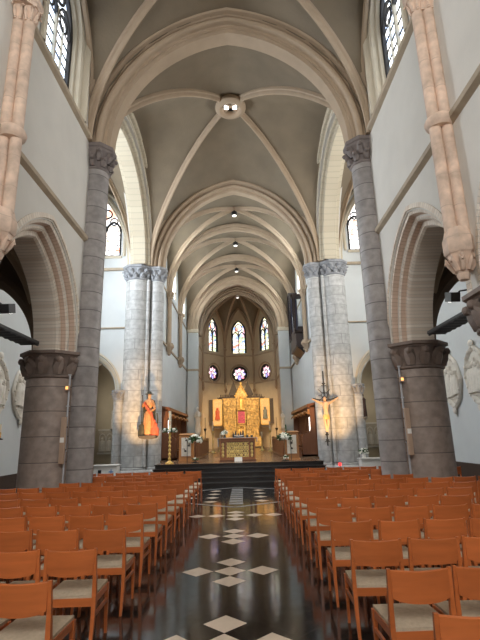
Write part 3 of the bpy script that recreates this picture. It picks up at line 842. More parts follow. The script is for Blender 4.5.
# ------------------------------------------------------------------ floor
mb = MB(); mb.box(-8.9, 8.9, -7.4, 45.5, -.2, 0)
mb.cur = 1
def tile(cx, cy, d=.22, z=.0015):
    b = len(mb.v); mb.v += [(cx-d, cy, z), (cx, cy-d, z), (cx+d, cy, z), (cx, cy+d, z)]; mb.face([b, b+1, b+2, b+3])
for cy in (2.3, 4.5, 6.7, 8.9, 11.1):
    for dx, dy in ((0, 0), (.44, 0), (-.44, 0), (0, .44), (0, -.44)): tile(-.04+dx, cy+dy, .214)
tile(-.04, 12.0, .214) if False else None
for dx in (-.88, .88): tile(-.04+dx, 11.1, .214)
# lozenge field in the crossing
def strip(p, q, w):
    p = Vector(p); q = Vector(q); d = (q-p).normalized(); nn = Vector((-d.y, d.x, 0))*w/2
    b = len(mb.v); mb.v += [tuple(p-nn), tuple(q-nn), tuple(q+nn), tuple(p+nn)]; mb.face([b, b+1, b+2, b+3])
zz = .0018
oct_ = [(-.06, 12.35), (1.5, 13.4), (2.6, 14.75), (1.5, 16.1), (-.06, 17.0), (-1.6, 16.1), (-2.7, 14.75), (-1.6, 13.4)]
mb.cur = 2
for i in range(8):
    p, q = oct_[i], oct_[(i+1) % 8]; strip((*p, zz), (*q, zz), .14)
mb.cur = 1
for k in range(4):
    for dx in (-.72, .72): tile(-.06+dx, 13.45+k*.85, .21, .0022)
    for dx in (-1.35, 1.35):
        if 0 < k < 3: tile(-.06+dx, 13.45+k*.85, .21, .0022)
mb.cur = 2
for k in range(8):
    y = 12.85+k*.48; b = len(mb.v); mb.v += [(-.25, y, .0024), (.13, y, .0024), (.13, y+.36, .0024), (-.25, y+.36, .0024)]; mb.face([b, b+1, b+2, b+3])
struct(mb.build('floor', [M['black_marble'], M['white_tile'], M['grey_tile']]))
# steps and choir platform
mb = MB()
for k in range(5):
    mb.box(-3.35, 3.35, 17.1+.4*k, 22.0, .15*k+.001, .15*(k+1)-(.035))
    mb.box(-3.38, 3.38, 17.07+.4*k, 22.0, .15*(k+1)-.035, .15*(k+1)-.001)
t = tag(mb.build('altar_steps', M['step'], bevel=0), 'flight of five black stone steps leading up to the choir', 'steps')
struct(MB().box(-3.33, 3.33, 18.75, 22.0, .7, .751).box(-4.3, 4.3, 22.0, 38.2, 0, .751).box(-3.5, 3.5, 38.2, 44.9, 0, .75).build('floor_choir', M['choirfloor']))

# west wall
mb = wall(MB(), -8.9, 8.9, 0, 16.5, .5, [dict(c=0, a=2.4, zb=6.5, zs=10.5, h=3.4)])
struct(mb.build('wall_west', M['plaster'], loc=(0, -7.2, 0), rotz=PI))
t = empty(nm('window'), (0, -7.2, 0), PI); struct(t)
MB().prism(arch_path(2.4, 3.4, 10.5, 6.5, 0, 12), .3, .33).build('leaded_glass', M['g_clear'], t)
f = MB()
for q in (-1.2, 0, 1.2): f.box(q-.06, q+.06, .15, .3, 6.5, 12.6)
f.build('window_frame', M['tracery'], t)

# ------------------------------------------------------------------ chairs
def make_chair():
    t = empty('wooden_chair')
    w = .215
    # back panel: gently curved board with a shaped lower edge
    mb = MB(); n = 12; R = []
    for i in range(n+1):
        u = -1+2*i/n; x = u*(w-.012); yb = -.245+.028*(u*u-1)
        zl = .632-.02*(1-u*u)+.012*abs(u)**6; zt = .822-.006*(1-u*u)**2
        R.append([(x, yb-.010, zl), (x, yb-.013, zt-.006), (x, yb-.004, zt), (x, yb+.004, zt), (x, yb+.010, zt-.006), (x, yb+.010, zl)])
    mb.rings(R, closed=True); mb.build('backrest', M['chair'], t, 40)
    for s in (-1, 1):
        # rear leg continues up as back post
        mb = MB(); P = [(s*w, -.285, 0), (s*w, -.225, .25), (s*w, -.21, .45), (s*w, -.225, .62), (s*w, -.248, .83)]
        hw = [.012, .016, .018, .015, .012]; hd = [.013, .018, .021, .016, .011]
        R = [[(x-a, y-b, z), (x+a, y-b, z), (x+a, y+b, z), (x-a, y+b, z)] for (x, y, z), a, b in zip(P, hw, hd)]
        mb.rings(R, closed=True); mb.build('leg', M['chair'], t, 50)
        mb = MB(); P = [(s*(w-.004), .235, 0), (s*(w-.004), .215, .43)]; hw = [.012, .018]; hd = [.012, .02]
        R = [[(x-a, y-b, z), (x+a, y-b, z), (x+a, y+b, z), (x-a, y+b, z)] for (x, y, z), a, b in zip(P, hw, hd)]
        mb.rings(R, closed=True); mb.build('leg', M['chair'], t, 50)
        MB().box(s*w-.009, s*w+.009, -.22, .225, .275, .305).build('stretcher', M['chair'], t)
    mb = MB(); mb.box(-.2, .2, -.222, -.2, .365, .43); mb.box(-.2, .2, .205, .225, .375, .43)
    for s in (-1, 1): mb.box(s*(w-.005)-.01, s*(w-.005)+.01, -.2, .205, .375, .43)
    mb.build('seat_frame', M['chair'], t)
    mb = MB(); n = 8; k = 8
    top = []
    def hgt(u, v): return .478-.026*(max(abs(u), abs(v))**4)
    b = 0
    for j in range(k+1):
        for i in range(n+1):
            u, v = -1+2*i/n, -1+2*j/k
            mb.v.append((u*.212, .012+v*.228, hgt(u, v)))
    for j in range(k):
        for i in range(n):
            a = j*(n+1)+i; mb.face([a, a+1, a+n+2, a+n+1])
    # sides
    edge = [i for i in range(n+1)]+[j*(n+1)+n for j in range(1, k+1)]+[k*(n+1)+i for i in range(n-1, -1, -1)]+[j*(n+1) for j in range(k-1, 0, -1)]
    b2 = len(mb.v)
    for e in edge: x, y, z = mb.v[e]; mb.v.append((x, y, .428))
    for i in range(len(edge)):
        q = (i+1) % len(edge); mb.face([edge[i], edge[q], b2+q, b2+i])
    mb.face([b2+i for i in range(len(edge))])
    mb.build('seat_cushion', M['pad'], t, 60)
    return t
ORD = ['first', 'second', 'third', 'fourth', 'fifth', 'sixth', 'seventh', 'eighth', 'ninth', 'tenth', 'eleventh', 'twelfth', 'thirteenth', 'fourteenth']
proto = make_chair(); used = False
rowsL = [3.43+.925*k for k in range(12)]
rowsR = [2.62]+[3.5+.925*k for k in range(12)]
for s, rows, sd in ((-1, rowsL, 'left'), (1, rowsR, 'right')):
    for ri, y in enumerate(rows):
        jr = random.uniform(-.03, .03)
        for k in range(10):
            x = s*((1.36 if s > 0 else 1.345)+.502*k)+random.uniform(-.012, .012)+(.02 if s > 0 else -.02)-s*.012*ri*.6
            yy = y-.0+.245+jr+random.uniform(-.02, .02)
            zc = yy*.968-.3
            if abs(x) > zc*.60+.75: continue
            if any((x-s*XP)**2+(yy-py)**2 < 1.33**2 for py in (7.2, 12)) or ((abs(x)-4.06)**2+(yy-12.05)**2 < .85**2): continue
            c = proto if not used else copy_tree(proto); used = True
            c.location = (x, yy, 0); c.rotation_euler.z = random.uniform(-.035, .035)
            tag(c, 'wooden chair %s of the aisle, %s row from the viewer, %s seat from the aisle' % (sd, ORD[ri], ORD[k]), 'chair', 'chairs in rows in the %s block' % sd)

# ------------------------------------------------------------------ figures
def skin_body(name, pts, edges, radii, mat, parent, root=0, sub=1):
    me = bpy.data.meshes.new(name); me.from_pydata(pts, edges, []); o = bpy.data.objects.new(name, me); COL.objects.link(o)
    o.parent = parent; me.materials.append(mat)
    mod = o.modifiers.new('Skin', 'SKIN'); mod.use_smooth_shade = True
    if not me.skin_vertices: me.skin_vertices.new() if hasattr(me.skin_vertices, 'new') else None
    lay = me.skin_vertices[0].data
    for i, r in enumerate(radii):
        lay[i].radius = (r, r) if isinstance(r, (int, float)) else r
        lay[i].use_root = (i == root)
    m2 = o.modifiers.new('Sub', 'SUBSURF'); m2.levels = sub; m2.render_levels = sub
    return o

# robed statue on the left crossing pier, facing -y
t = thing('saint_statue', 'gilded polychrome statue of a robed pilgrim with hat and staff on the left crossing pier', 'statue', (-4.13, 21.05, 1.9))
MB().prism([(-.42, 0), (-.36, -.1), (-.1, -.16), (.1, -.16), (.36, -.1), (.42, 0)], -.28, .22).build('plinth', M['slate'], t)
fold = lambda a, z: 1+.07*sin(9*a+z*3)+.04*sin(15*a)
mb = MB(); mb.lathe([(.24, .0), (.25, .1), (.22, .45), (.2, .8), (.19, 1.02), (.15, 1.12), (.21, 1.3), (.24, 1.46), (.2, 1.58), (.09, 1.64), (.07, 1.7)], 40, (0, 0, 0), fn=fold, sx=1.0, sy=.72)
mb.build('robe', M['robe'], t, 60)
MB().tube([(-.2, -.12, 1.5), (-.05, -.2, 1.25), (.16, -.18, .95), (.22, -.12, .6), (.2, -.1, .35)], [.05, .07, .08, .09, .06], 8).build('mantle_fold', M['figure_red'], t, 60)
mb = MB(); mb.lathe([(.3, .25), (.3, .5), (.28, 1.0), (.29, 1.4), (.24, 1.58), (.1, 1.66)], 36, (0, .07, 0), fn=lambda a, z: 1+.05*sin(7*a+2*z), sy=.6)
mb.build('cloak', M['robe_dark'], t, 60)
mb = MB(); mb.ball((.02, -.03, 1.79), (.085, .1, .125), 14, 10); mb.ball((.02, -.13, 1.78), (.016, .03, .03), 6, 5)
for q in (-.03, .03): mb.ball((.02+q, -.118, 1.81), .014, 6, 4)
mb.ball((.02, -.1, 1.71), (.06, .05, .07), 8, 6)
mb.build('head', M['flesh'], t, 60)
MB().lathe([(.2, 1.87), (.2, 1.89), (.11, 1.9), (.1, 1.97), (.05, 2.0), (.01, 2.0)], 20, (.0, 0, 0)).build('hat', M['robe_dark'], t, 40)
skin_body('right_arm', [(-.2, 0, 1.48), (-.3, -.1, 1.28), (-.26, -.26, 1.38), (-.25, -.29, 1.44)], [(0, 1), (1, 2), (2, 3)], [.07, .06, .04, .035], M['robe'], t)
skin_body('left_arm', [(.2, 0, 1.46), (.29, -.1, 1.2), (.14, -.24, 1.08), (.09, -.26, 1.06)], [(0, 1), (1, 2), (2, 3)], [.075, .065, .045, .035], M['robe'], t)
MB().tube([(-.27, -.31, .02), (-.26, -.3, 1.75)], .018, 8).ball((-.26, -.3, 1.78), .035, 8, 6).build('staff', M['iron'], t)
MB().lathe([(.19, 0), (.19, .3), (.1, .42), (.12, .5), (.04, .6)], 20, (.3, -.08, 0), fn=fold, sy=.7).ball((.3, -.12, .64), (.05, .06, .07), 8, 6).build('kneeling_figure', M['figure_red'], t, 60)
MB().lathe([(.15, 0), (.15, .2), (.11, .35), (.12, .45), (.04, .53)], 20, (-.3, -.1, 0), fn=fold, sy=.7).ball((-.28, -.13, .56), (.045, .05, .06), 8, 6).build('kneeling_figure', M['robe_dark'], t, 60)
MB().tube([(.34, .05, .1), (.4, .05, .7), (.36, .05, 1.0)], .03, 6).build('tree_stump', M['robe_dark'], t)

# crucifix on the right crossing pier
t = thing('crucifix', 'large iron cross with carved flesh coloured corpus hanging on the right crossing pier', 'crucifix', (4.08, 21.38, 1.25))
mb = MB(); mb.tube([(0, .08, 0), (0, .08, 3.45)], .035, 8)
mb.tube([(-.56, .06, 2.16), (-.3, .06, 2.1), (0, .06, 2.06), (.3, .06, 2.1), (.62, .06, 2.2)], .035, 8)
for z in (.25, .5, 2.85): mb.ball((0, .08, z), (.09, .05, .05), 8, 6)
for z in (.18, 2.75): mb.tube([(-.12, .08, z), (.12, .08, z)], .02, 6)
mb.build('cross', M['iron'], t, 40)
mb = MB()
for k in range(8):
    a = PI/2+2*PI*k/8; r1 = .14; r2 = .42 if k % 2 else .3
    if k in (4,): continue
    mb.tube([(r1*cos(a), .05, 2.3+r1*sin(a)), (r2*cos(a), .05, 2.3+r2*sin(a))], .02, 6, .012)
mb.tube([(.14*cos(a), .05, 2.3+.14*sin(a)) for a in [2*PI*k/16 for k in range(17)]], .018, 6)
mb.build('halo_rays', M['iron'], t)
body = [(0, -.02, 1.32), (0, -.03, 1.5), (0, -.05, 1.72), (0, -.04, 1.9), (-.02, -.07, 1.99), (-.03, -.1, 2.05),   # 0-5 pelvis..head base
        (-.19, -.02, 1.93), (-.38, 0, 2.02), (-.55, .02, 2.11), (-.63, .02, 2.15),
        (.19, -.02, 1.93), (.38, 0, 2.03), (.55, .02, 2.13), (.63, .02, 2.18),
        (-.09, -.03, 1.26), (-.07, -.13, .98), (-.03, -.06, .7), (-.02, -.1, .6),
        (.09, -.03, 1.26), (.06, -.12, .99), (.02, -.07, .72), (.01, -.12, .6)]
edges = [(0,1),(1,2),(2,3),(3,4),(4,5),(3,6),(6,7),(7,8),(8,9),(3,10),(10,11),(11,12),(12,13),(0,14),(14,15),(15,16),(16,17),(0,18),(18,19),(19,20),(20,21)]
rad = [.12, .1, .13, .11, .05, .05, .065, .045, .032, .03, .065, .045, .032, .03, .085, .06, .042, .035, .085, .06, .042, .035]
cb = skin_body('corpus', body, edges, rad, M['flesh'], t, sub=2)
mb = MB(); mb.ball((-.04, -.12, 2.12), (.075, .09, .11), 14, 10); mb.ball((-.05, -.215, 2.1), (.014, .02, .025), 6, 4); mb.build('head', M['flesh'], t, 60)
mb = MB(); mb.ball((-.035, -.09, 2.16), (.085, .09, .1), 12, 8); mb.tube([(.04, -.06, 2.1), (.07, -.06, 1.98)], .03, 6); mb.build('hair', M['brownrobe'], t, 60)
MB().lathe([(.15, 1.18), (.16, 1.26), (.15, 1.36), (.13, 1.4)], 24, (0, -.03, 0), fn=lambda a, z: 1+.06*sin(8*a), sy=.85).build('loincloth', M['gold'], t, 50)

# ------------------------------------------------------------------ choir furniture
PZ = .751
def stall(s, sd):
    t = thing('choir_stall', 'dark oak choir stall with tall panelled back and canopy along the %s choir wall' % sd, 'choir stall', (s*4.02, 22.7, PZ))
    m = lambda x0, x1: sorted((-s*x0, -s*x1))
    L = 7.6
    MB().box(*m(-.2, .12), .0, L, 0, 2.3).build('back_panel', M['oak2'], t)
    mb = MB()
    for k in range(14): y = .05+k*L/13.2; mb.box(*m(.12, .17), y, y+.06, .9, 2.2)
    mb.build('back_rail', M['oak'], t)
    mb = MB()
    mb.prism([(0, 2.3), (0, 2.62), (.6, 2.5), (.62, 2.34), (.56, 2.32), (.02, 2.38)] if s < 0 else [(0, 2.3), (0, 2.62), (-.6, 2.5), (-.62, 2.34), (-.56, 2.32), (-.02, 2.38)], 0, L)
    mb.build('canopy', M['oak'], t)
    mb = MB()
    for k in range(5):
        y = .1+k*1.5
        mb.tube([(-s*.6, y+1.4*i/8, 2.16-.1*sin(PI*i/8)*-1-.1) for i in range(9)], .045, 6)
        mb.box(*m(.5, .6), y-.1, y, 2.0, 2.25)
    mb.build('canopy_tracery', M['oak3'], t)
    for k, y in enumerate((0, L-.1)):
        mb = MB(); pts = [(.0, 0), (.95, 0), (.95, .9), (.85, 1.05), (.55, 1.12), (.5, 1.3), (.48, 2.4), (.0, 2.45)]
        mb.prism([(-s*x, z) for x, z in pts], y-.0, y+.1); mb.build('end_panel', M['oak'], t, bevel=0)
    MB().box(*m(.12, .6), .1, L-.1, .38, .46).build('seat', M['oak'], t)
    for k in range(6):
        y = .1+(k+1)*(L-.1)/7
        mb = MB(); mb.box(*m(.12, .55), y-.03, y+.03, 0, .95)
        mb.ball((-s*.5, y, .98), (.09, .05, .06), 8, 6)
        mb.build('armrest', M['oak2'], t)
    MB().box(*m(.12, .95), 0, L, 0, .08).build('footboard', M['oak'], t)
    # desk
    d = thing('choir_desk', 'long low panelled oak choir desk on the %s side of the sanctuary' % sd, 'desk', (s*2.1, 22.4, PZ))
    L2 = 8.0; m2 = lambda x0, x1: sorted((s*x0, s*x1))
    mb = MB(); mb.box(*m2(0, .08), 0, L2, 0, .9); mb.build('front_panel', M['oak2'], d)
    mb = MB()
    for k in range(12):
        y = k*(L2-.07)/11; mb.box(*m2(-.025, .0), y, y+.07, .05, .88)
    mb.box(*m2(-.025, 0), 0, L2, .0, .1); mb.box(*m2(-.025, 0), 0, L2, .8, .9)
    mb.build('rail', M['oak'], d)
    mb = MB(); mb.box(*m2(-.05, .42), -.03, L2+.03, .9, .94); mb.build('desk_top', M['oak'], d, bevel=.008)
    for y in (0, L2-.07):
        MB().prism([(s*x, z) for x, z in [(0, 0), (.4, 0), (.4, .4), (.3, .6), (.42, .9), (.02, .98), (0, .9)]], y-.04, y+.03).build('end_panel', M['oak'], d)
    MB().box(*m2(.5, .95), .1, L2-.1, .38, .43).box(*m2(.55, .9), .2, .3, 0, .38).box(*m2(.55, .9), L2-.3, L2-.2, 0, .38).box(*m2(.55, .9), L2/2-.05, L2/2+.05, 0, .38).build('bench', M['oak'], d)
for s, sd in SIDES: stall(s, sd)
# white candles on the stalls
for s, sd in SIDES:
    t = thing('wall_candle', 'white tube light on the panelled back of the %s choir stall' % sd, 'light', (s*3.84, 24.9 if s < 0 else 25.1, PZ+1.2))
    MB().box(-.06, .06, -.05, .05, -.08, 0).build('bracket', M['iron'], t)
    MB().lathe([(.045, 0), (.045, .72), (.03, .75)], 14).build('tube', M['lens'], t, 40)

# altar
t = thing('altar', 'dark oak altar table with gilded relief front, centred at the top of the steps', 'altar', (-.06, 20.15, PZ))
MB().box(-.72, .72, -.32, .32, .06, .9).build('body', M['oak'], t)
MB().box(-.78, .78, -.4, .38, 0, .07).build('plinth', M['oak'], t, bevel=.01)
mb = MB(); mb.box(-.75, .75, -.37, -.32, .8, .88); mb.box(-.75, .75, -.37, -.32, .07, .16)
for x in (-.75, -.53, .47, .69): mb.box(x, x+.06, -.36, -.32, .16, .8)
mb.build('frame', M['oak2'], t)
mb = MB()
for i in range(10):
    for j in range(4):
        x = -.45+i*.1; z = .24+j*.155
        mb.tube([(x+.045*cos(a)*(1+.2*(i % 2)), -.335, z+.065*sin(a)) for a in [2*PI*q/8 for q in range(9)]], .019, 5)
        if random.random() < .8: mb.ball((x+random.uniform(-.02, .02), -.34, z), (.03, .025, .045), 6, 4)
for x in (-.63, .6):
    for j in range(4): mb.ball((x, -.335, .24+j*.15), (.045, .02, .055), 8, 5); mb.tube([(x+.05*cos(a), -.335, .24+j*.15+.07*sin(a)) for a in [2*PI*q/8 for q in range(9)]], .01, 5)
mb.build('gilded_relief', M['bronze'], t, 50)
MB().box(-.82, .82, -.42, .4, .9, .955).build('tabletop', M['oak2'], t, bevel=.008)
o = MB(); o.box(-.8, .8, -.425, .405, .956, .966); o.box(-.845, -.825, -.38, .36, .6, .966); o.box(.825, .845, -.38, .36, .78, .966); o.box(-.845, -.79, -.38, .36, .956, .966); o.box(.79, .845, -.38, .36, .956, .966)
o = o.build('altar_cloth', M['cloth'], loc=(-.06, 20.15, PZ)); tag(o, 'white linen cloth lying on the altar table', 'cloth')
def flowers(mb_l, mb_p, c, r, n, seed=0, flat=.7):
    rnd = random.Random(seed)
    for i in range(n):
        a = rnd.uniform(0, 2*PI); p = rnd.uniform(-.3, 1) * PI/2; rr = r*rnd.uniform(.7, 1)
        q = (c[0]+rr*cos(a)*cos(p), c[1]+rr*sin(a)*cos(p), c[2]+rr*sin(p)*flat)
        if rnd.random() < .62:
            mb_p.ball(q, r*.17, 6, 4)
            for k in range(5):
                w = 2*PI*k/5; mb_p.ball((q[0]+r*.15*cos(w), q[1]-.01, q[2]+r*.15*sin(w)), (r*.12, r*.06, r*.12), 6, 4)
        else:
            mb_l.ball(q, (r*.12, r*.12, r*.24), 6, 4)
    for i in range(n//2):
        a = rnd.uniform(0, 2*PI)
        e = (c[0]+r*1.25*cos(a), c[1]+r*1.25*sin(a), c[2]+rnd.uniform(-.3, .7)*r)
        mb_l.tube([c, ((c[0]+e[0])/2, (c[1]+e[1])/2, (c[2]+e[2])/2+.1*r), e], [.012, .035*r/.2, .006], 5)
t = thing('altar_bouquet', 'small white and green bouquet in a vase on the left end of the altar', 'flowers', (-.62, 20.15, PZ+.967))
MB().lathe([(.05, 0), (.06, .02), (.05, .08), (.035, .11), (.045, .13)], 16).build('vase', M['iron'], t, 40)
l, p = MB(), MB(); flowers(l, p, (0, 0, .2), .15, 34, 3); l.build('foliage', M['leaf'], t); p.build('blossoms', M['petal'], t)
t = thing('book_stand', 'white open book on a low dark stand at the middle of the altar', 'book', (0, 19.95, PZ+.967))
MB().box(-.16, .16, -.05, .12, 0, .05).build('stand', M['iron'], t)
MB().box(-.2, .0, -.1, .12, .05, .075, Matrix.Rotation(.1, 4, 'Y')).box(.0, .2, -.1, .12, .05, .075, Matrix.Rotation(-.1, 4, 'Y')).build('pages', M['cloth'], t)
t = thing('altar_sculpture', 'dark bronze group of small figures standing behind the open book on the altar', 'sculpture', (-.02, 20.32, PZ+.967))
mb = MB(); mb.box(-.26, .26, -.05, .05, 0, .04)
for i, (x, h_) in enumerate(((-.22, .22), (-.13, .27), (.1, .26), (.2, .3), (0, .18))): mb.lathe([(.05, .03), (.035, h_*.7), (.02, h_*.8)], 8, (x, 0, 0)); mb.ball((x, 0, h_*.9), h_*.12, 6, 5)
mb.build('figures', M['iron'], t, 50)
for k, x in enumerate((.36, .56)):
    t = thing('candle_cup', 'small dark glass candle cup on the altar, %s of the two' % ('inner', 'outer')[k], 'candle holder', (x, 20.1, PZ+.967))
    MB().lathe([(.035, 0), (.05, .02), (.055, .09), (.045, .09), (.04, .03)], 14).build('cup', M['iron'], t, 40)
    MB().lathe([(.03, .03), (.03, .1)], 10).build('candle', M['wax'], t)
t = thing('card_sign', 'small blank white card leaning against the foot of the altar front', 'card', (-.04, 19.6, PZ))
MB().box(-.16, .16, -.01, .01, 0, .18, Matrix.Rotation(-.25, 4, 'X')).build('card', M['white'], t)
MB().box(-.06, .06, 0, .09, 0, .012).build('foot', M['white'], t)

# ambos
for s, sd, x in ((-1, 'left', -2.25), (1, 'right', 2.24)):
    t = thing('ambo', 'oak lectern with white carved relief front, %s of the altar' % sd, 'lectern', (x, 20.0, PZ))
    MB().box(-.3, .3, -.22, .22, 0, 1.1).build('body', M['oak3'], t, bevel=.01)
    m_ = MB(); m_.prism([(-.22, 1.1), (.22, 1.1), (.26, 1.2), (-.26, 1.14)], -.33, .33, Matrix(((0,1,0,0),(1,0,0,0),(0,0,1,0),(0,0,0,1)))); m_.build('desk_top', M['oak3'], t)
    mb = MB(); mb.box(-.2, .2, -.245, -.215, .26, 1.02); rnd = random.Random(s+5)
    for i in range(6):
        xx = -.14+.28*rnd.random(); zz_ = .36+.11*i
        mb.cur = i % 2; mb.ball((xx, -.25, zz_), (.05, .015, .04), 8, 5); mb.tube([(xx, -.25, zz_), (xx+rnd.uniform(-.1, .1), -.25, zz_+.12)], .012, 5)
    mb.build('relief_panel', [M['relief'], M['slate']], t)
    MB().box(-.33, .33, -.25, .25, 0, .06).build('plinth', M['oak3'], t)
    MB().tube([(.05*s*-1, -.26, .0), (.05*s*-1, -.27, .9)], .012, 6).build('microphone_stem', M['iron'], t)

# flower stands
for s, sd, x in ((-1, 'left', -1.83), (1, 'right', 1.9)):
    t = thing('flower_stand', 'white bouquet on a slim dark stand with posy at its foot, %s of altar' % sd, 'flowers', (x, 19.35, PZ))
    MB().lathe([(.16, 0), (.16, .02), (.02, .05)], 16).build('foot', M['iron'], t, 30)
    MB().tube([(0, 0, .02), (0, 0, .85)], .015, 8).build('stem', M['iron'], t)
    l, p = MB(), MB(); flowers(l, p, (0, 0, .9), .27, 75, 11+s); flowers(l, p, (.02, -.08, .12), .13, 20, 31+s)
    if s > 0: l.tube([(0, .05, .95), (.1, .05, 1.2), (.08, .05, 1.45)], .03, 6)
    l.build('foliage', M['leaf'], t); p.build('blossoms', M['petal'], t)

# paschal candle
t = thing('paschal_candlestick', 'tall ornate gilt candlestick with white candle and flower ring at the left platform edge', 'candlestick', (-2.85, 19.15, PZ))
prof = [(.17, 0), (.17, .04), (.1, .08), (.05, .12)]
for k in range(7): z = .14+k*.165; prof += [(.035, z), (.06, z+.04), (.065, z+.07), (.035, z+.12)]
prof += [(.05, 1.32), (.11, 1.36), (.11, 1.38)]
MB().lathe(prof, 20).build('stick', M['gold'], t, 50)
MB().lathe([(.05, 1.38), (.05, 2.1), (.01, 2.12)], 16).build('candle', M['wax'], t, 40)
mb = MB()
for k in range(4): mb.ball((0, -.05, 1.62+k*.04-.06), (.035, .012, .02), 6, 4)
mb.build('candle_emblem', M['robe'], t)
l, p = MB(), MB()
rnd = random.Random(4)
for k in range(26):
    a = 2*PI*k/26; q = (.27*cos(a), .2*sin(a), 1.32+rnd.uniform(-.04, .06)); p.ball(q, .055, 6, 5) if k % 3 else l.ball(q, (.06, .05, .07), 6, 5)
    if k % 2: l.tube([(0.05*cos(a), .05*sin(a), 1.28), (.3*cos(a), .24*sin(a), 1.26)], .02, 5)
l.build('foliage', M['leaf'], t); p.build('blossoms', M['petal'], t)

# tall candlesticks in the sanctuary
def candlestick(x, y, h, lab, thin_=False, mat='bronze'):
    t = thing('tall_candlestick', lab, 'candlestick', (x, y, PZ))
    pr_ = [(.2, 0), (.2, .03), (.08, .1), (.035, .16), (.03, h*.3), (.06, h*.33), (.03, h*.37), (.028, h*.6), (.07, h*.64), (.1, h*.68), (.1, h*.69)]
    MB().lathe(pr_, 14).build('stick', M[mat], t, 50)
    if not thin_: MB().lathe([(.045, h*.69), (.045, h*.99), (.01, h)], 12).build('candle', M['wax'], t, 40)
    else: MB().lathe([(.015, h*.69), (.015, h*.98), (.03, h)], 8).build('pole', M['iron'], t)
    return t
candlestick(-1.85, 31.2, 2.05, 'tall candlestick with white candle left of the gilded retable, nearer the altarpiece')
candlestick(2.0, 31.2, 1.98, 'tall candlestick with white candle right of the gilded retable')
candlestick(-2.35, 31.0, 2.3, 'thin dark processional pole candlestick beside the left apse pilaster', True, 'iron')
candlestick(2.45, 31.0, 2.2, 'thin dark processional pole candlestick beside the right apse pilaster', True, 'iron')
candlestick(-1.5, 34.0, 1.3, 'short bronze candlestick behind the left choir desk')
candlestick(1.55, 34.0, 1.3, 'short bronze candlestick behind the right choir desk')

# white statues on the end pilasters
for s, sd, z, h_ in ((-1, 'left', 2.0, 2.2), (1, 'right', 2.3, 1.4)):
    t = thing('white_statue', 'tall white robed statue on a bracket against the %s apse pilaster' % sd, 'statue', (s*3.3, 35.6, z))
    sc_ = h_/1.85
    MB().lathe([(.04, -.35), (.14, -.1), (.24, 0)], 10).build('bracket', M['marble'], t, 30)
    MB().lathe([(.2*sc_, 0), (.2*sc_, .3*sc_), (.15*sc_, .9*sc_), (.18*sc_, 1.25*sc_), (.17*sc_, 1.4*sc_), (.06*sc_, 1.5*sc_), (.05*sc_, 1.55*sc_)], 28, fn=fold, sy=.75).build('robe', M['marble'], t, 50)
    MB().ball((0, -.01, 1.65*sc_), (.08*sc_, .09*sc_, .11*sc_), 12, 8).ball((0, -.1*sc_, 1.65*sc_), (.015, .02, .02), 6, 4).build('head', M['marble'], t, 50)
    MB().tube([(-.16*sc_, 0, 1.35*sc_), (-.2*sc_, -.1, 1.1*sc_), (0, -.18, 1.15*sc_), (.2*sc_, -.1, 1.1*sc_), (.16*sc_, 0, 1.35*sc_)], .05*sc_, 8).build('folded_arms', M['marble'], t, 50)

# ------------------------------------------------------------------ retable
t = thing('gilded_retable', 'large gilded carved altarpiece with open painted wings against the apse wall', 'altarpiece', (.08, 42.4, PZ))
Zr = lambda z: z-PZ
MB().box(-1.75, 1.75, -.2, .35, 0, Zr(1.75)).build('altar_block', M['giltwood'], t)
MB().box(-2.0, 2.0, -.5, .4, 0, .12).build('plinth', M['slate'], t)
MB().box(-1.72, 1.72, 0, .35, Zr(2.72), Zr(5.25)).box(-1.6, 1.6, -.05, .35, Zr(1.75), Zr(2.72)).build('case', M['giltwood'], t)
mb = MB(); mb.prism([(-.52, Zr(4.6)), (.52, Zr(4.6)), (.52, Zr(5.45)), (0, Zr(6.45)), (-.52, Zr(5.45))], -.12, .3); mb.build('gable', M['giltwood'], t)
mb = MB()
for s in (-1, 1):
    mb.tube([(s*.55, -.14, Zr(5.4)), (0, -.14, Zr(6.5))], .06, 6)
    for k in range(5): mb.ball((s*.55*(1-k/5.), -.14, Zr(5.45)+1.05*k/5), .09, 6, 5)
mb.ball((0, -.14, Zr(6.6)), (.08, .08, .16), 8, 6)
mb.build('gable_moulding', M['gold'], t, 50)
def little_figure(mb, x, y, z, h):
    mb.lathe([(.22*h, 0), (.16*h, .4*h), (.18*h, .7*h), (.07*h, .8*h)], 8, (x, y, z), sy=.6); mb.ball((x, y, z+.89*h), .11*h, 6, 5)
def panel(x0, x1, z0, z1, rows, cols, seed):
    mb = MB(); rnd = random.Random(seed); y = -.02
    for a, b in ((x0, x0+.05), (x1-.05, x1)): mb.box(a, b, y-.1, y+.02, z0, z1)
    for r in range(rows):
        zb = z0+(z1-z0)*r/rows; hh = (z1-z0)/rows
        mb.box(x0, x1, y-.1, y+.02, zb, zb+.05)
        for c in range(cols):
            cw = (x1-x0)/cols; xc = x0+cw*(c+.5)
            arch_sweep(mb, cw*.42, cw*.5, zb+hh*.68, [(.03, y-.1), (-.02, y-.1), (-.02, y-.03), (.03, y-.03)], uc=xc, n=5, z0=zb+.05)
            for q in range(2): little_figure(mb, xc+rnd.uniform(-.25, .25)*cw, y-.06, zb+.05, hh*rnd.uniform(.5, .72))
            mb.ball((xc, y-.06, zb+hh*.95), (.06, .05, .05), 6, 4)
    mb.build('relief_panel', M['giltwood'], t, 50)
for s in (-1, 1):
    a, b = sorted((s*.42, s*1.7))
    panel(a, b, Zr(2.75), Zr(3.95), 2, 4, 3+s); panel(a, b, Zr(3.98), Zr(5.2), 2, 4, 8+s)
    a, b = sorted((s*.4, s*1.6)); panel(a, b, Zr(1.78), Zr(2.68), 1, 5, 18+s)
MB().box(-.33, .33, -.08, .02, Zr(2.95), Zr(4.05)).build('painting', M['magenta'], t)
mb = MB()
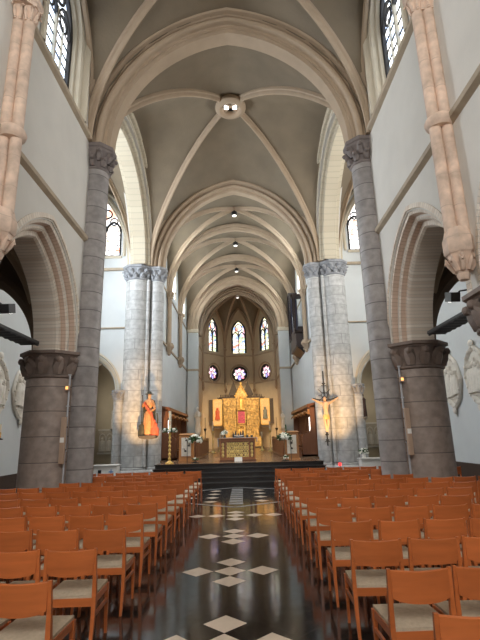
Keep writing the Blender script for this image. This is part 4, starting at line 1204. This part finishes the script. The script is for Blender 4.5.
for a in ((-.38, -.32, Zr(2.9), Zr(4.1)), (.32, .38, Zr(2.9), Zr(4.1))): mb.box(a[0], a[1], -.12, .0, a[2], a[3])
mb.box(-.38, .38, -.12, 0, Zr(4.05), Zr(4.12)); mb.box(-.38, .38, -.12, 0, Zr(2.88), Zr(2.95)); mb.build('painting_frame', M['gold'], t)
mb = MB(); little_figure(mb, 0, -.2, Zr(4.25), 1.25); mb.tube([(-.2, -.22, Zr(4.9)), (-.25, -.25, Zr(5.3))], .04, 6); mb.tube([(.2, -.22, Zr(4.9)), (.25, -.25, Zr(5.3))], .04, 6); mb.box(-.34, .34, -.3, 0, Zr(4.15), Zr(4.25)); mb.build('golden_figure', M['gold'], t, 50)
mb = MB()
for x in (-.22, 0, .22): little_figure(mb, x, -.2, Zr(1.85), .75)
arch_sweep(mb, .36, .3, Zr(2.4), [(.04, -.2), (-.03, -.2), (-.03, -.05), (.04, -.05)], z0=Zr(1.8)); mb.build('tabernacle', M['gold'], t, 50)
mb = MB()
for s in (-1, 1):
    mb.box(*sorted((s*.62, s*2.05)), -.05, .3, Zr(5.27), Zr(5.37))
    for k in range(9): x = s*(.7+k*.15); mb.lathe([(.05, 0), (.06, .08), (.02, .12), (.045, .17), (.005, .26)], 6, (x, .05, Zr(5.36)))
    mb.tube([(s*1.75, 0, Zr(5.28)), (s*2.1, 0, Zr(5.2)), (s*2.18, 0, Zr(5.34))], .06, 6)
mb.build('crest', M['slate'], t)
for s in (-1, 1):
    MB().prism([(s*.68-.5, Zr(5.6)), (s*.68-.02, Zr(6.88)), (s*.68+.5, Zr(5.6)), (s*.68, Zr(5.2))], .36, .46).build('dark_spire', M['slate'], t)
    w_ = empty('wing'); w_.parent = t; w_.location = (s*1.78, -.02, Zr(2.72)); 
    a, b = sorted((0, s*.86))
    Rm = Matrix.Rotation(-s*.0, 4, 'Z')
    MB().box(a, b, -.03, .05, .1, 2.4).build('panel', M['painting'], w_)
    mb = MB()
    for q in (a, b-.07): mb.box(q, q+.07, -.06, .06, .05, 2.45)
    mb.box(a, b, -.06, .06, .05, .12); mb.box(a, b, -.06, .06, 2.38, 2.45); mb.build('frame', M['gold'], w_)
    mb = MB(); little_figure(mb, (a+b)/2, -.05, .6, 1.1); mb.build('painted_saint', M['figure_red'] if s < 0 else M['figure_blue'], w_, 50)
    MB().box(*sorted((s*2.64, s*3.0)), .0, .06, Zr(2.85), Zr(5.15)).build('outer_shutter', M['slate'], t)
MB().box(-2.62, -1.8, -.1, .1, Zr(2.55), Zr(2.7)).box(1.8, 2.62, -.1, .1, Zr(2.55), Zr(2.7)).build('wing_sill', M['slate'], t)

# ------------------------------------------------------------------ organ
t = thing('organ', 'dark wall mounted organ with tall pipes hanging high on the right choir wall', 'organ', (4.25, 27.3, 7.2))
MB().box(-.55, 0, .6, 3.6, 0, 1.3).build('console_case', M['organwood'], t, bevel=.02)
mb = MB(); mb.prism([(0, -.4), (-.45, 0), (0, 0)], .8, 3.4); mb.build('bracket', M['black'], t)
for y0, y1, z1 in ((.35, 1.2, 3.3), (2.9, 3.9, 4.2)):
    MB().box(-.6, 0, y0, y1, .9, 1.05).box(-.6, -.5, y0, y0+.06, .9, z1).box(-.6, -.5, y1-.06, y1, .9, z1).box(-.62, 0, y0, y1, z1, z1+.1).build('tower_case', M['organwood'], t)
    n_ = 5
    for k in range(n_):
        y = y0+.12+(y1-y0-.24)*k/(n_-1); MB().lathe([(.02, 1.05), (.07, 1.35), (.07, z1-.1-.1*abs(k-2))], 12, (-.45, y, 0)).build('pipe', M['pipe'], t, 40)
for k in range(7):
    y = 1.35+k*.22; MB().lathe([(.015, 1.3), (.05, 1.5), (.05, 2.1+.12*abs(k-3))], 10, (-.4, y, 0)).build('pipe', M['conduit'], t, 40)

# ------------------------------------------------------------------ hanging lamps
for i, (y, z) in enumerate(((24.3, 14.52), (28.65, 14.52), (33.65, 14.52), (40.6, 14.5))):
    t = thing('ceiling_downlight', 'small cylindrical downlight at the choir vault crown, %s from the crossing' % ORD[i], 'lamp', (0, y, z), group='downlights along the choir vault')
    MB().lathe([(.17, 0), (.17, .22), (.05, .26), (.05, .34)], 18).build('housing', M['black'] if i < 3 else M['white'], t, 30)
    MB().lathe([(.13, -.015), (.13, 0)], 18).build('lens', M['lamp'], t)

# ------------------------------------------------------------------ medallions (relief plaques on the aisle walls)
for s, sd in SIDES:
    for k, y in enumerate((15.6, 17.5)):
        t = thing('relief_plaque', 'white lobed oval relief plaque on the %s outer wall, %s the viewer' % (sd, ('nearer', 'farther from')[k]), 'relief', (s*8.38, y, 3.62), rot_side(s), group='relief plaques on the %s wall' % sd)
        def rad(a): return 1.0
        n_ = 64; F = []
        def lob(a, f):
            x = .74*f*cos(a); z = 1.0*f*sin(a)
            k_ = 1+.07*abs(cos(2*a))*1.0-.05*abs(sin(4*a))
            return x*k_, z*k_
        mb = MB()
        mb.rings([[(lob(a, f)[0], y_, lob(a, f)[1]) for f, y_ in ((1.0, 0), (1.0, -.07), (.93, -.12), (.84, -.08), (.8, -.03), (.8, 0))] for a in [2*PI*i/n_ for i in range(n_+1)]], closed=True, cap=False)
        for i in range(16):
            a = 2*PI*i/16; x, z = lob(a, .91); mb.ball((x, -.11, z), (.06, .035, .06), 6, 4)
        mb.ball((0, -.08, 1.12), (.16, .07, .14), 8, 6); mb.ball((0, -.08, -1.1), (.12, .06, .14), 8, 6); mb.tube([(0, -.03, -1.15), (0, -.03, -1.35)], .05, 6, .01)
        mb.build('frame', M['relief'], t, 50)
        mb = MB(); mb.prism([(lob(a, .82)[0], lob(a, .82)[1]) for a in [2*PI*i/32 for i in range(32)]], -.03, 0); mb.build('backplate', M['relief'], t)
        mb = MB(); rnd = random.Random(20+k+s)
        for i in range(5): little_figure(mb, -.36+.18*i, -.06, -.6+rnd.uniform(0, .1), rnd.uniform(.85, 1.15))
        mb.box(-.45, .45, -.08, -.02, -.68, -.58); mb.tube([(-.3, -.1, .5), (.35, -.12, .1)], .035, 6); mb.tube([(.1, -.1, .6), (.0, -.12, -.1)], .035, 6)
        mb.build('carved_figures', M['relief'], t, 50)

# ------------------------------------------------------------------ loudspeakers, conduits, heaters, spotlights
for s, sd in SIDES:
    t = thing('conduit', 'thin grey conduit running down the groove of the %s near pier' % sd, 'pipe', (s*4.27, 11.6, 0))
    MB().tube([(0, 0, .05), (0, 0, 3.55)], .025, 8).build('pipe', M['conduit'], t, 40)
    for z in (.5, 1.5, 2.6, 3.4): MB().box(-.04, .04, -.03, .03, z, z+.03).build('clip', M['conduit'], t)
    t = thing('column_loudspeaker', 'narrow beige column loudspeaker fixed on the %s near pier' % sd, 'loudspeaker', (s*4.27, 11.42, 1.22))
    MB().box(-.055, .055, -.06, .06, 0, 1.12).build('cabinet', M['beige'], t, bevel=.01)
    MB().box(-.05, .05, -.064, -.06, .5, .62).build('badge', M['white'], t)
    MB().box(-.03, .03, .05, .18, .3, .34).box(-.03, .03, .05, .18, .85, .89).build('bracket', M['iron'], t)
    t = thing('junction_light', 'tiny amber indicator light box on the %s near pier' % sd, 'light', (s*4.27, 11.48, 3.0))
    MB().box(-.05, .05, -.04, .06, 0, .13).build('housing', M['beige'], t, bevel=.008)
    MB().box(-.03, .03, -.045, -.04, .03, .1).build('lens', M['amber'], t)
    # heater panels
    t = thing('heater_panel', 'long flat black radiant heater panel mounted above the %s arcade capitals' % sd, 'heater', (s*5.0, 9.35, 4.12))
    MB().box(-.22, .22, -1.35, 1.45, -.05, .03).build('panel', M['black'], t, bevel=.01)
    mb = MB()
    zg = [(-1.5+.125*k, -.052-.02*(k % 2)) for k in range(24)]
    mb.prism([(y_, z_) for y_, z_ in zg]+[(1.375, -.05), (-1.5, -.05)], -.2, .2, Matrix(((0,1,0,0),(1,0,0,0),(0,0,1,0),(0,0,0,1))))
    mb.build('grille', M['iron'], t)
    for y in (-1.3, 1.4): MB().box(-.02, .02, y-.2 if y < 0 else y, y if y < 0 else y+.45, .0, .04).build('bracket', M['black'], t)
    t = thing('spotlight', 'black spotlight on an arm beside the near %s wall corbel' % sd, 'lamp', (s*4.2, 8.1, 4.2))
    MB().box(-.09, .09, -.13, .13, -.09, .09, Matrix.Rotation(.3, 4, 'X')).build('housing', M['black'], t, bevel=.01)
    MB().lathe([(.06, -.14), (.07, -.13)], 14, mat=Matrix.Rotation(PI/2, 4, 'X')).build('lens', M['lamp'], t)
    MB().tube([(0, 0, 0), (s*.1, -.12, .08), (s*.2, -.3, .05)], .015, 6).build('arm', M['black'], t)

# candle sconce on the left aisle wall
t = thing('candle_sconce', 'white candle on a brass bracket on the far left wall', 'sconce', (-8.2, 15.7, 1.85))
MB().tube([(-.2, 0, -.1), (-.05, 0, -.05), (.1, 0, .0)], .025, 8).lathe([(.1, 0), (.12, .03), (.03, .06)], 12, (.1, 0, 0)).build('bracket', M['brownrobe'], t, 40)
MB().lathe([(.03, .05), (.05, .1), (.03, .15), (.05, .2), (.03, .26)], 12, (.1, 0, 0)).build('holder', M['gold'], t, 40)
MB().lathe([(.035, .26), (.035, .52)], 12, (.1, 0, 0)).build('candle', M['wax'], t, 40)

# chapel furniture seen through the low arches
for s, sd in SIDES:
    t = thing('stone_relief', 'carved pale stone relief panel on the back wall of the %s chapel' % sd, 'relief', (s*7.35, 26.2, 1.05))
    MB().box(-.62, .62, -.08, .0, 0, 1.25).build('slab', M['relief2'], t)
    mb = MB()
    for k in range(3):
        xc = -.4+.4*k; arch_sweep(mb, .16, .2, .85, [(.03, -.12), (-.02, -.12), (-.02, -.07), (.03, -.07)], uc=xc, n=6, z0=.1); little_figure(mb, xc, -.1, .1, .75)
    mb.box(-.66, .66, -.13, 0, 1.22, 1.3); mb.box(-.66, .66, -.13, 0, -.06, .04); mb.build('carved_figures', M['relief'], t, 50)
    t = thing('white_cabinet', 'low white table draped in cloth in front of the %s chapel' % sd, 'table', (s*5.75, 20.35 if s < 0 else 20.5, 0))
    MB().box(-.5, .5, -.25, .25, .03, .68).build('body', M['white'], t, bevel=.01)
    MB().box(-.55, .55, -.3, .3, .68, .72).build('top', M['white'], t)
    if s < 0:
        MB().box(-.3, -.16, -.262, -.25, .38, .52).build('black_mark', M['black'], t)
        mb = MB(); mb.box(.16, .36, -.262, -.25, .42, .46); mb.box(.24, .28, -.262, -.25, .34, .54); mb.build('blue_cross', plain('pale_blue_print', sr((120, 160, 210)), .6, .05, 5, 0), t)
    else:
        l, p = MB(), MB(); v = thing('chapel_bouquet', 'cream flowers on the low white table at the right chapel', 'flowers', (5.45, 20.5, .72))
        MB().lathe([(.07, 0), (.09, .1), (.06, .18)], 12).build('vase', M['white'], v, 40)
        flowers(l, p, (0, 0, .25), .2, 30, 77); l.build('foliage', M['leaf'], v); p.build('blossoms', M['petal'], v)
    t = thing('bracket_statue', '%s on a bracket beside the %s chapel arch' % (('pale robed statue' if s < 0 else 'small dark brown robed statue'), sd), 'statue', (s*5.9, 21.55, 2.5) if s > 0 else (-6.2, 22.75, 2.3))
    mt = M['brownrobe'] if s > 0 else M['relief2']
    MB().lathe([(.03, -.25), (.1, -.1), (.2, -.02), (.2, 0)], 10).build('bracket', M['relief2'], t, 30)
    MB().lathe([(.15, 0), (.14, .3), (.12, .6), (.14, .82), (.05, .92)], 20, fn=fold, sy=.8).build('robe', mt, t, 50)
    MB().ball((0, -.01, 1.0), (.06, .07, .085), 10, 8).build('head', mt, t, 50)
# brown door glimpse in left chapel
struct(MB().box(-8.42, -8.3, 24.2, 25.4, 0, 2.3).build('door_1', M['oak']))
t = thing('votive_lamp', 'red glowing votive lamp on a small stand at the right crossing pier', 'lamp', (4.42, 20.75, 0))
MB().lathe([(.12, 0), (.12, .02), (.02, .05), (.02, .38), (.07, .4)], 12).build('stand', M['iron'], t, 40)
MB().lathe([(.05, .4), (.07, .44), (.065, .52), (.05, .52)], 12).build('glass', M['redlamp'], t, 40)

# ------------------------------------------------------------------ lights
def area(loc, rot, sx, sy, e, col=(1, 1, 1), spread=PI):
    d = bpy.data.lights.new('daylight_fill', 'AREA'); d.shape = 'RECTANGLE'; d.size = sx; d.size_y = sy; d.energy = e; d.color = col; d.spread = spread
    o = bpy.data.objects.new('daylight_fill', d); COL.objects.link(o); o.location = loc; o.rotation_euler = rot; return o
def spot(loc, target, e, col, angle=40, blend=.8, size=.05):
    d = bpy.data.lights.new('spot_lamp', 'SPOT'); d.energy = e; d.color = col; d.spot_size = math.radians(angle); d.spot_blend = blend; d.shadow_soft_size = size
    o = bpy.data.objects.new('spot_lamp', d); COL.objects.link(o); o.location = loc
    o.rotation_euler = (Vector(target)-Vector(loc)).to_track_quat('-Z', 'Y').to_euler(); return o
COOL = (.86, .93, 1.); WARM = (1., .60, .27); SOFT = (1., .9, .78)
area((0, -6.9, 8.5), (PI/2-.15, 0, 0), 5, 6, 900, (1, .96, .9))                 # added fill at an assumed, unseen west window, facing east
for s in (-1, 1):
    area((s*8.1, 17, 10.3), (0, s*(PI/2-.25), 0), 4.6, 2.6, 850 if s < 0 else 430, COOL if s < 0 else (1, .96, .9))                     # added light inside the unseen transept windows
    area((s*7.0, -6.8, 4.0), (PI/2, 0, 0), 2.2, 3.5, 14, COOL)      # added fill at the aisle west ends, no windows built there
    area((s*8.4, 24.4, 3.6), (0, s*PI/2, 0), 2.0, 1.6, 22, (1, .93, .82))      # added to brighten the chapels, no window built there
    for c in (0, -4.8):
        area((s*4.1, c, 12.6), (0, s*PI/2, 0), 2.2, 1.6, 80, COOL)
# warm lamps
for s in (-1, 1):
    spot((s*2.4, 35.5, 8.5), (0.1, 42.4, 3.4), 1500, (1., .7, .4), 60)
    spot((s*2.9, 39.3, .95), (s*2.9, 43.4, 4.5), 200, WARM, 110)
    spot((s*2.5, 33.4, .95), (s*3.3, 35.6, 3.3), 90, WARM, 40)
    spot((s*3.62, 18.1, .35), (s*4.3, 21.4, 3.0), 1250, WARM, 46)

spot((0, 17.05, ZB-.15), (0, 20.3, 1.2), 1500, (1., .86, .68), 26)
w = bpy.data.worlds.new('world'); S.world = w; w.use_nodes = True
bg = w.node_tree.nodes['Background']; bg.inputs[0].default_value = (.7, .8, 1, 1); bg.inputs[1].default_value = .3

# ------------------------------------------------------------------ camera
cd = bpy.data.cameras.new('camera'); cam = bpy.data.objects.new('camera', cd); COL.objects.link(cam)
cd.sensor_fit = 'VERTICAL'; cd.sensor_height = 36; cd.lens = 448/640*36; cd.clip_start = .05; cd.clip_end = 200
roll_ = .026
cam.matrix_world = Matrix.Translation((.18, 0, 1.75)) @ Matrix.Rotation(PI/2+math.radians(14.6), 4, 'X') @ Matrix.Rotation(-roll_, 4, 'Z')
S.camera = cam
S.view_settings.view_transform = 'Standard'; S.view_settings.look = 'None'; S.view_settings.gamma = 1; S.view_settings.use_curve_mapping = False
S.view_settings.exposure = 0.18
S.cycles.max_bounces = 8; S.cycles.diffuse_bounces = 5
S.cycles.sample_clamp_indirect = 4
